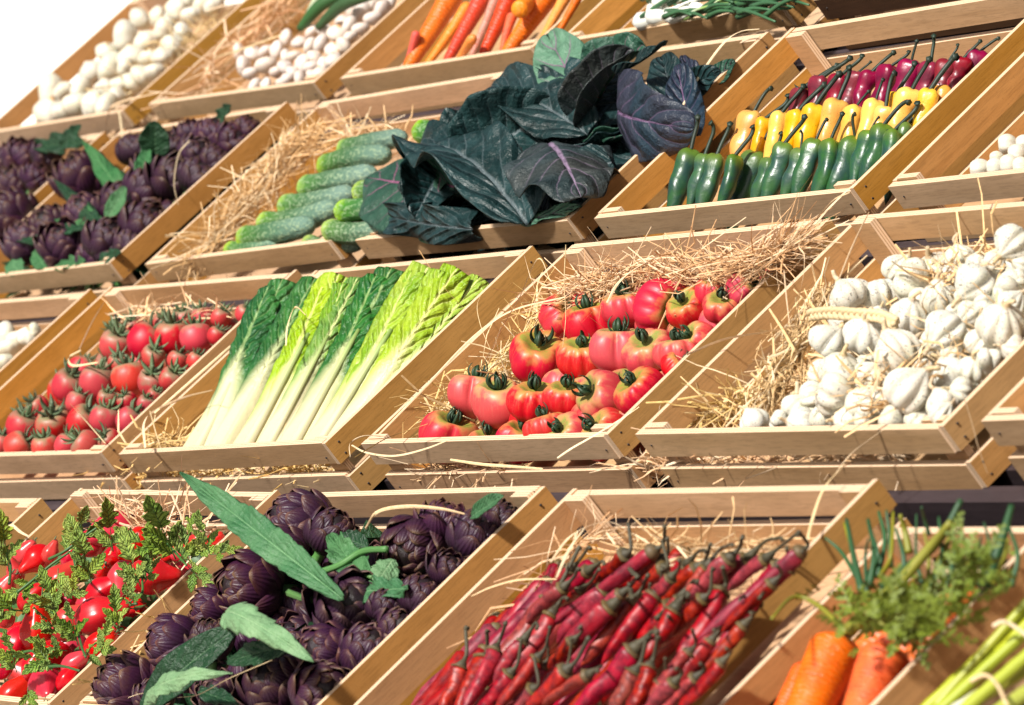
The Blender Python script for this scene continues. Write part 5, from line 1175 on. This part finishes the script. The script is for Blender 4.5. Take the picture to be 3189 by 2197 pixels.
# ---- carrots with greens and asparagus, bottom right
C4 = (4, .0)
for i, (x0, y0, x1, y1, r_, lb) in enumerate([(1115,1150,800,1900,150,'big blurred orange carrot, left of the two in front'), (1430,1215,1180,1900,145,'big pale orange carrot touching the divider'), (910,1330,600,1900,80,'orange carrot half hidden left of the two big ones')]):
    p0 = at(9, x0, y0, 4, -.004 - .012*(i == 2)); p1 = at(9, x1, y1, 4, -.03); L = (p1 - p0).length*1.15; R = r_*mpz(9, p0)
    thing('carrot', [('root', carrot_body(90 + i, R/L*1.25, M['car'], .62))], lb, 'carrot', 'big carrots with greens', p0, frame(p1 - p0), L)
for i in range(7):  # extra carrots added to darken the bare floor
    p0 = w3(1.114 + .03 + i*.020, ROW[4][0] + .08 + .02*(i % 3), ROW[4][1] - .042); d = (-BU + BX*.05*(i - 3) - BN*.02).normalized()
    thing('carrot', [('root', carrot_body(120 + i, .075, M['car'], .4))], 'orange carrot added beneath the big carrots to darken the floor', 'carrot', 'carrots beneath the big ones', p0 + BU*.1, frame(d), .2)
r = random.Random(77)
CG = plain('carrot_stalk_green', (.26, .25, .02), .5, 12, .4, vary=.15); CGd = plain('carrot_stalk_dark', (.025, .09, .03), .5, 12, .3, vary=.15); CF_ = plain('carrot_fern_green', (.17, .22, .03), .6, 40, .4, vary=.15)
for i, (ps, w_, mt) in enumerate([([(1150,1120),(960,940),(800,890),(660,1030)],20,CG),([(1170,1100),(1450,840),(1700,560),(1830,400)],48,CG),([(1250,850),(1200,640),(1150,380)],26,CGd),([(1400,830),(1650,620),(1780,480),(1900,250)],40,CGd),([(1720,760),(1800,560),(1870,380)],24,CG),
 ([(1300,820),(1330,600),(1290,380)],24,CGd),([(1240,800),(1120,600),(1010,500)],16,CGd),([(1350,760),(1400,520),(1360,330)],20,CGd),([(1440,690),(1430,480),(1410,320)],18,CGd),([(2050,820),(2150,560),(2230,290)],44,CGd),([(1560,600),(1530,450),(1500,350)],26,CG),([(1650,1050),(1400,1000),(1300,900)],22,CG),([(1480,1160),(1350,1040),(1230,960)],18,CG),([(1690,480),(1660,380),(1640,300)],14,CGd)] + [([(x + 60*math.sin(x), 860 - (x % 7)*20), (x + 20, 620), (x + 40*math.cos(x*1.7), 330 + (x % 11)*18)], 12 + x % 9, CGd if x % 3 else CG) for x in range(1170, 2290, 83)]):
    P = [at(9, x, y, 4, .016 + .010*j) for j, (x, y) in enumerate(ps)]; R = w_*1.1*mpz(9, P[0])
    V, F, U = tube(curve_pts([p - P[0] for p in P], 16), lambda t, a_: R*(1 - .55*t), 9)
    tag(obj('carrot_stalk', mesh('carrot_stalk', V, F, mt, U), None, P[0], Matrix.Identity(3)), 'carrot leaf stalk, number %d counted among the greens at the lower right' % (i + 1), 'stalk', 'carrot leaf stalks')
for nm, (cx, cy, sx, sy, cnt), lb in (('carrot_greens', (1540, 990, 340, 190, 2000), 'feathery yellow green carrot leaves above the big carrots'), ('carrot_greens', (1960, 740, 250, 170, 560), 'feathery mid green carrot leaves by the right rim')):
    mb = MB()
    for i in range(cnt//8):
        x, y = r.gauss(cx, sx*.55), r.gauss(cy, sy*.55); 
        if (x - cx)/sx + (y - cy)/sy > 1.5 or x > 2330: continue
        p = at(9, x, y, 4, r.uniform(-.005, .045)); d = Vector((r.gauss(0, 1), r.gauss(0, 1), r.gauss(0, .7) + .2)).normalized(); L = r.uniform(.012, .030)
        sd = d.orthogonal().normalized()
        for j in range(8):
            q = p + d*L*j/8; e = (d*.6 + (sd if j % 2 else -sd)*.8 + Vector((r.gauss(0, .2), r.gauss(0, .2), r.gauss(0, .2)))).normalized(); l2 = L*.42*(1 - j/11); n_ = e.cross(d).normalized(); w_ = e.cross(n_)*.0011
            mb.add([q - w_, q + e*l2*.6 - w_*1.4, q + e*l2, q + e*l2*.6 + w_*1.4 + n_*.0006, q + w_], [[0, 1, 2, 3, 4]])
        mb.add([q - sd*.0006, p - sd*.0006, p + sd*.0006, q + sd*.0006], [[0, 1, 2, 3]])
    tag(obj(nm, mb.mesh(nm, [CF_], False)), lb, 'carrot greens', kind='stuff')
AM = NM('asparagus_skin', .4, .45); ua, va = AM.uv(); nz = AM.noise(AM.obj((1, 1, .5)), 30, 3)
AM = AM.out(AM.vary(AM.mix(AM.ramp(ua, [(.05, 0.), (.28, 1.)]), (.80, .78, .62), AM.mix(nz, (.30, .36, .03), (.45, .46, .06))), .1, .01, .1))
for i, (x0, y0, x1, y1, r_, st) in enumerate([(1560,1720,2260,1060,40,1),(1640,1740,2330,1110,42,1),(1720,1800,2360,1250,44,1),(1760,1660,2380,1020,42,1),(1860,1640,2480,1260,50,0),(1960,1760,2500,1400,50,1),(2020,1830,2560,1480,46,1),(1700,1640,2300,960,34,1),(2140,1880,2650,1560,46,1)]):
    p0 = at(9, x0, y0, 4, -.010 + .006*(i % 3)); p1 = at(9, x1, y1, 4, .002 + .006*(i % 3)); L = (p1 - p0).length*1.25; R = r_*mpz(9, p0)
    P = [Vector((0, 0, L*q/12)) for q in range(13)]
    V, F, U = tube(P, lambda t, a_: R*(1 + .05*math.cos(5*a_))*(1 + .10*max(0, math.cos(t*38))**8), 14)
    U = [(u if not st else u + .5, v) for u, v in U]
    tag(obj('asparagus', mesh('asparagus', V, F, AM, U), None, p0, frame(p1 - p0)), 'green asparagus stalk, %s in the bundle at the lower right corner' % ORD[i] if st else 'asparagus stalk with a white end on top of the bundle', 'asparagus', 'asparagus stalks')
for i, ps in enumerate([[(1960,1440),(2060,1400),(2140,1470),(2200,1600)], [(2110,1080),(2180,1050),(2260,1090),(2340,1150)]]):
    P = [at(9, x, y, 4, .024) for x, y in ps]; R = 17*mpz(9, P[0])
    V, F, U = tube(curve_pts([p - P[0] for p in P], 14), lambda t, a_: R*(.8 if abs(math.cos(a_)) > .5 else 1.1), 8)
    tag(obj('raffia_tie', mesh('raffia_tie', V, F, M['straw_pale'], U), None, P[0], Matrix.Identity(3)), ['raffia tie round the near end of the asparagus', 'raffia tie round the far end of the asparagus'][i], 'tie')

# ---- lower layers, almost covered by what lies on top
def under(crate, nx, ny, n, jit, seed, mg=.026):
    r = random.Random(seed); o, R3 = CRM[crate]
    for i in range(nx):
        for j in range(ny):
            x = (i + .5 + r.uniform(-jit, jit))/nx*(CWD - 2*mg) + mg; y = (j + .5 + r.uniform(-jit, jit))/ny*(CLN - 2*mg) + mg
            yield o + R3 @ Vector((x*S, y*S, n*S)), r
for p, r in under((4, 2), 6, 4, -.030, .2, 1, .036):
    R = r.uniform(.027, .032)
    thing('artichoke', [('head', AH[r.randrange(5)]), ('stem', AS)], 'purple artichoke half hidden beneath the upper ones in the bottom row crate', 'artichoke', 'half hidden artichokes, bottom row', p, frame(Vector((r.gauss(0, .5), r.gauss(-.4, .5), 1))), R)
for p, r in under((2, 1), 6, 4, -.026, .2, 2, .034):
    if (p - CRM[(2, 1)][0]).dot(BX) < .10: continue
    thing('artichoke', [('head', AH[r.randrange(5)]), ('stem', AS)], 'purple artichoke half hidden beneath others, crate left of the cucumbers', 'artichoke', 'half hidden artichokes, left crate', p, frame(Vector((r.gauss(0, .5), r.gauss(-.4, .5), 1))), .029)
for p, r in under((4, 1), 5, 4, -.036, .25, 3):
    o = tag(obj('pear_tomato', None, None, p, frame(Vector((r.gauss(0, 1), r.gauss(0, 1), r.gauss(0, .4)))), .020), 'pear shaped red tomato half hidden beneath leaves and other tomatoes', 'tomato', 'half hidden pear tomatoes'); obj('fruit', PF[r.randrange(4)], o)
for p, r in under((3, 4), 7, 5, -.022, .15, 4, .030):
    if Vector((p - CRM[(3, 4)][0])).dot(BX) < .16: continue
    o = tag(obj('tomato', None, None, p, frame(Vector((r.gauss(0, .5), r.gauss(-.4, .5), 1))), .026), 'ribbed tomato half hidden beneath the upper layer of its crate', 'tomato', 'half hidden ribbed tomatoes'); obj('fruit', TV[r.randrange(6)][0], o)
for p, r in under((3, 2), 8, 5, -.028, .15, 5):
    o = tag(obj('small_tomato', None, None, p, frame(Vector((r.gauss(0, .5), r.gauss(-.4, .5), 1))), .018), 'small red tomato half hidden beneath the upper layer', 'tomato', 'half hidden small tomatoes'); obj('fruit', TS[r.randrange(3)][0], o); c_ = obj('calyx', TS[0][1], o); c_.location = (0, 0, .7)
for p, r in under((3, 5), 8, 5, -.026, .2, 6):
    if (p - CRM[(3, 5)][0]).dot(BX) < .14: continue
    thing('garlic', [('bulb', GV[r.randrange(5)][0]), ('stalk', GV[0][1])], 'garlic bulb half hidden beneath the upper bulbs of the speckled garlic crate', 'garlic', 'half hidden garlic bulbs', p, frame(Vector((r.gauss(0, 1), r.gauss(-.4, 1), .5))), .022)
for i, (p, r) in enumerate(under((2, 3), 5, 4, -.018, .3, 7)):
    d = Vector((r.gauss(0, 1), r.gauss(0, 1), r.uniform(.0, .5))).normalized()
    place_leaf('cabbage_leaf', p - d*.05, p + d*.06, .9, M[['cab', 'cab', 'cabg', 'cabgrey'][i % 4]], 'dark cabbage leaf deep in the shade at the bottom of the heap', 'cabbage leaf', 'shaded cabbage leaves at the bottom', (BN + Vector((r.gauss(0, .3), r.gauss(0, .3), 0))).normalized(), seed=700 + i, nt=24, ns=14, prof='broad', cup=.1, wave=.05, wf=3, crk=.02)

for crate, cnt, mt, sz, nm, lb in (((4, 1), 420, 'vine', .011, 'tomato_gap_filler', 'dark green filler leaves added to darken gaps under the pear tomatoes'), ((4, 2), 260, 'artd', .022, 'artichoke_gap_filler', 'added leaves darkening the gaps under the bottom row artichokes'), ((2, 1), 240, 'artd', .020, 'artichoke_gap_filler', 'added leaves darkening gaps under the artichokes left of the cucumbers'), ((2, 3), 220, 'cab', .028, 'cabbage_gap_filler', 'added leaves darkening the bottom of the cabbage heap')):
    r = random.Random(cnt); o, R3 = CRM[crate]; mb = MB()  # leaf scraps added to darken the gaps between the produce
    for i in range(cnt):
        p = o + R3 @ Vector((r.uniform(.02, CWD - .02)*S, r.uniform(.02, CLN - .02)*S, r.uniform(-.046, -.018)*S))
        d = Vector((r.gauss(0, 1), r.gauss(0, 1), r.gauss(0, .5))).normalized(); n_ = (BN + Vector((r.gauss(0, .6), r.gauss(0, .6), 0))).normalized(); s_ = d.cross(n_).normalized(); L = sz*r.uniform(.6, 1.4); k = n_*L*.15
        V = [p - d*L, p - d*L*.3 + s_*L*.45 + k, p + d*L*.4 + s_*L*.42 + k, p + d*L, p + d*L*.4 - s_*L*.42 + k, p - d*L*.3 - s_*L*.45 + k, p - d*L*.3, p + d*L*.4]
        mb.add(V, [[0, 1, 6], [1, 2, 7, 6], [2, 3, 7], [3, 4, 7], [4, 5, 6, 7], [5, 0, 6]], [(0, .5), (.3, 0), (.7, 0), (1, .5), (.7, 1), (.3, 1), (.3, .5), (.7, .5)])
    tag(obj(nm, mb.mesh(nm, [M[mt]])), lb, 'foliage', kind='stuff')

# ---- straw
def pa(row, n, *q): return [at(*a, row, n) for a in q]
straw_heap('straw', 'dense straw nest left of the cucumbers', pa(2, -.006, (1,1330,1640),(1,1480,1500),(1,1640,1320),(1,1780,1140),(1,1900,1000),(1,2060,930)), .013, 460, .09, 1, 0.00079, .70)
straw_heap('straw', 'loose straw behind the far cucumber', pa(2, -.018, (2,120,850),(2,420,900),(2,760,900)), .010, 60, .07, 2, 0.00086, .5)
straw_heap('straw', 'thick straw bed behind the ribbed tomatoes', pa(3, .010, (5,1560,420),(5,1800,360),(5,2050,300),(6,120,440),(6,400,430),(6,560,360),(6,640,320)), .012, 700, .09, 3, 0.00065, .72)
straw_heap('straw', 'straw under the ribbed tomatoes on the left', pa(3, -.022, (5,760,1190),(5,1000,1000),(5,1200,860),(5,1420,640),(5,1500,480)), .010, 170, .08, 4, 0.00079, .6)
straw_heap('straw', 'straw showing under the front slat of the ribbed tomatoes', pa(3, -.036, (5,700,1560),(5,1000,1545),(5,1300,1540)), .006, 90, .07, 5, 0.00086, .6)
straw_heap('straw', 'straw bundle hanging down left of the speckled garlic', pa(3, -.006, (6,820,650),(6,760,770),(6,690,880),(6,610,1010),(6,560,1120)), .009, 230, .09, 6, 0.00094, .84)
straw_heap('straw', 'straw scattered in the left corner of the garlic crate', pa(3, -.026, (6,200,1290),(6,330,1230),(6,500,1190)), .012, 90, .08, 7, 0.00101, .5)
straw_heap('straw', 'short straw bits among the garlic bulbs', pa(3, .006, (6,1000,1150),(6,1150,1080),(6,1250,1160),(6,1400,930),(6,1600,930),(6,1500,500),(6,1700,420)), .022, 120, .05, 8, 0.00115, .3)
straw_heap('straw', 'straw under the front slat of the garlic crate', pa(3, -.036, (5,2100,1545),(6,200,1500),(6,700,1510),(6,1300,1500)), .006, 110, .07, 9, 0.00086, .6)
straw_heap('straw', 'straw at the foot of the lettuce', pa(3, -.012, (4,920,1400),(4,1050,1390),(4,1220,1400)), .010, 70, .06, 10, 0.00115, .4)
straw_heap('straw', 'straw under the front slat of the lettuce', pa(3, -.036, (7,700,80),(7,1200,70),(7,1900,60),(7,2150,60)), .006, 150, .07, 11, 0.00094, .6)
straw_heap('straw', 'straw behind the pear tomatoes', pa(4, .0, (7,760,350),(7,900,390),(7,1060,420),(7,1380,430)), .012, 110, .09, 12, 0.00101, .5)
straw_heap('straw', 'straw at the left of the chilies', pa(4, -.014, (8,1150,1060),(8,1400,880),(8,1600,640),(8,1750,520),(8,1900,560)), .010, 60, .10, 13, 0.00094, .75)
straw_heap('straw', 'straw behind the chilies', pa(4, -.010, (8,2050,580),(9,0,590),(9,300,600),(9,700,560)), .008, 90, .07, 14, 0.00101, .55)
straw_heap('straw', 'straw along the left side of the onion crate', pa(1, -.008, (1,1260,600),(1,1450,440),(1,1600,260),(1,1780,100),(1,1950,-30)), .013, 70, .11, 15, 0.00115, .6)
straw_heap('straw', 'straw between the far garlic bulbs', pa(1, -.012, (1,720,760),(1,900,580),(1,1060,440),(1,1250,300),(1,1420,120)), .013, 150, .07, 16, 0.00101, .3)
straw_heap('straw', 'straw strewn on the floor of the garlic crate', [w3(.64, .05, -.035), w3(.72, .12, -.035), w3(.80, .20, -.035), w3(.9, .10, -.034), w3(.95, .2, -.034)], .05, 420, .09, 19, .0012, .3)
straw_heap('straw', 'straw strewn on the floor of the ribbed tomato crate', [w3(.19, .05, -.038), w3(.26, .12, -.036), w3(.33, .19, -.034), w3(.48, .20, -.034)], .03, 320, .09, 20, .0011, .3)
straw_heap('straw', 'straw behind the small tomatoes', pa(3, -.002, (4,820,540),(4,1000,530),(4,1200,510),(4,1500,520)), .010, 60, .07, 17, 0.00101, .6)
straw_heap('straw', 'straw under the artichokes', pa(4, -.020, (7,700,1560),(7,1000,1250),(7,1280,1020)), .012, 60, .08, 18, 0.00101, .6)
SL = [
 (3, .012, [(5,190,1480),(5,190,1390),(5,280,1340),(5,420,1345)], .0012, 'curled straw end over the gap left of the ribbed tomato crate'),
 (3, .006, [(5,200,1400),(5,300,1450),(5,480,1470),(5,680,1425),(5,860,1355)], .0016, 'pale straw looping down over the front slat of the ribbed tomatoes'),
 (3, .014, [(5,220,1480),(5,400,1370),(5,520,1320),(5,700,1260)], .0016, 'orange straw crossing the front left corner of the tomato crate'),
 (3, .002, [(5,845,1495),(5,1050,1525),(5,1250,1540),(5,1450,1555)], .0022, 'broad pale straw along the bottom of the front tomato slat'),
 (3, .010, [(5,1545,1485),(5,1640,1420),(5,1780,1340),(5,1960,1230),(5,2080,1150)], .0016, 'straw crossing the front right of the ribbed tomatoes'),
 (3, .018, [(5,380,1330),(5,700,1000),(5,1000,690),(5,1250,520),(5,1600,430)], .0022, 'long pale straw along the left side slat of the tomato crate'),
 (3, .018, [(5,1110,780),(5,1050,640),(5,1020,500),(5,1050,400)], .0008, 'thin straw hanging over the right side of the lettuce crate'),
 (3, .020, [(5,1090,870),(5,1180,640),(5,1300,430),(5,1420,180),(5,1500,330)], .0013, 'bent straw standing at the left slat of the tomato crate'),
 (3, .024, [(5,640,125),(5,720,250),(5,830,400),(5,950,520)], .0009, 'thin brown straw over the bright lettuce tips'),
 (3, .026, [(5,1600,90),(5,1590,330),(5,1600,560),(5,1580,760)], .0008, 'thin upright straw in front of the back left tomato'),
 (3, .026, [(5,1870,470),(5,1950,330),(5,2100,220),(5,2240,160),(5,2330,200)], .0026, 'broad folded straw on the straw bed'),
 (3, .012, [(6,90,915),(6,300,830),(6,520,790),(6,770,745)], .0030, 'broad straw crossing the side slat of the garlic crate'),
 (3, .014, [(6,640,440),(6,650,560),(6,670,740)], .0011, 'thin hanging straw left of the garlic'),
 (3, .018, [(6,670,690),(6,740,520),(6,755,360),(6,730,280),(6,900,60),(6,1010,0)], .0014, 'long straw rising from the garlic crate to the peppers'),
 (3, .020, [(6,950,490),(6,1010,340),(6,1060,230),(6,1120,110)], .0014, 'straw leaning on the back left post of the garlic crate'),
 (3, .014, [(6,920,550),(6,1010,450),(6,1110,355)], .0020, 'short thick straw left of the topmost garlic'),
 (3, .008, [(6,1650,1140),(6,1700,1300),(6,1740,1450),(6,1790,1590)], .0022, 'pale straw hanging over the right side of the garlic crate'),
 (3, .004, [(6,1200,1340),(6,1050,1450),(6,980,1520),(6,930,1590)], .0018, 'straw hanging over the front slat of the garlic crate'),
 (3, .018, [(4,530,780),(4,450,830),(4,480,880),(4,640,860)], .0024, 'curled pale straw on the small tomatoes'),
 (3, .016, [(4,520,770),(4,600,600),(4,690,450)], .0014, 'straw rising along the left side of the small tomatoes'),
 (3, .016, [(4,950,1420),(4,940,1260),(4,1010,1180),(4,1200,1090),(4,1390,1040)], .0032, 'broad folded straw in the front left of the lettuce crate'),
 (3, .016, [(4,1010,1190),(4,1250,980),(4,1420,830),(4,1590,680)], .0022, 'straw lying along the left slat of the lettuce crate'),
 (3, .034, [(4,1870,750),(4,1880,620),(4,1930,500),(4,2000,550)], .0022, 'hooked straw on the third romaine head'),
 (3, .018, [(4,460,1130),(4,560,1240),(4,690,1390)], .0015, 'straw slanting over the front small tomatoes'),
 (4, .030, [(8,290,440),(8,370,330),(8,560,295),(8,780,310),(8,940,345)], .0026, 'broad pale straw arching over the back of the artichokes'),
 (4, .016, [(7,900,270),(7,960,260),(7,1060,390),(7,1120,440)], .0022, 'pale straw leaning behind the pear tomatoes'),
 (4, .010, [(7,50,430),(7,80,420),(7,130,460),(7,185,490)], .0026, 'short straw on the side slat at the lower left'),
 (4, .022, [(8,985,880),(8,1120,820),(8,1300,775),(8,1540,770)], .0014, 'straw lying over the left side slat of the chili crate'),
 (4, .022, [(8,1500,660),(8,1620,500),(8,1760,420),(8,1900,400),(8,2000,450)], .0018, 'arched straw at the back left of the chilies'),
 (4, .024, [(8,1540,760),(8,1620,580),(8,1720,440)], .0022, 'straight straw beside the arched one left of the chilies'),
 (4, .016, [(9,880,590),(9,920,400),(9,1000,180),(9,1140,20)], .0018, 'long straw over the back right of the chili crate'),
 (4, .036, [(7,1160,1545),(7,1300,1525),(7,1500,1420),(7,1780,1300)], .0012, 'long thin straw across the front artichokes'),
 (4, .034, [(7,840,1545),(7,920,1520),(7,1020,1510)], .0018, 'short white straw by the front left artichoke'),
 (2, .012, [(3,0,850),(3,150,560),(3,330,300),(3,450,210),(3,580,190)], .0020, 'long straw arching over the right of the cabbage leaves'),
 (2, .004, [(3,200,1590),(3,205,1520),(3,300,1580),(3,470,1590)], .0014, 'loose straw below the front slat of the peppers'),
 (2, .012, [(3,880,1560),(3,1000,1400),(3,1160,1240),(3,1220,1200)], .0018, 'straw draped over the front right corner of the pepper crate'),
 (1, .006, [(3,480,75),(3,620,140),(3,760,205)], .0014, 'brown straw on the front slat of the spring onions'),
 (2, .012, [(1,1410,1590),(1,1405,1350),(1,1500,1290),(1,1660,1200)], .0016, 'thin straw on the left slat of the cucumber crate'),
 (2, .026, [(1,1165,1340),(1,1140,1200),(1,1170,1010),(1,1240,920)], .0016, 'pale curved straw over the artichokes left of the cucumbers'),
 (1, .010, [(1,690,900),(1,700,780),(1,760,680),(1,1060,600)], .0024, 'straw tuft hanging over the corner of the top left crate'),
 (1, .012, [(1,800,900),(1,780,740),(1,740,690)], .0022, 'drooping straw over the corner of the top left crate'),
 (1, .020, [(1,1400,380),(1,1560,330),(1,1850,225)], .0020, 'straight pale straw sticking out of the onion crate'),
]
for i, (rw, n, ps, w_, lb) in enumerate(SL):
    strand(lb, [at(*q, rw, n) for q in ps], w_*.62, 'straw' if 'brown' in lb or 'orange' in lb else 'straw_pale', i)
# plaited straw tie on the garlic
P = pa(3, .022, (6,790,690), (6,900,680), (6,1040,690), (6,1180,700), (6,1270,740)); C_ = curve_pts(P, 60); mb = MB()
for s_ in range(3):
    pts = []
    for j, c in enumerate(C_):
        T = (C_[min(j + 1, 60)] - C_[max(j - 1, 0)]).normalized(); x = T.cross(FW).normalized(); y = T.cross(x); a = j*.62 + s_*2*PI/3
        pts.append(c + x*math.sin(a)*.0036 + y*math.sin(2*a)*.0025)
    V, F, U = tube([p - P[0] for p in pts], lambda t, a_: .0026*(1 + .35*noise.noise(Vector((t*30, s_, 0)))), 7); mb.add(V, F, U)
tag(obj('straw_plait', mb.mesh('straw_plait', [M['stalk']]), None, P[0], Matrix.Identity(3)), 'plaited straw tie lying across the garlic bulbs', 'straw plait')
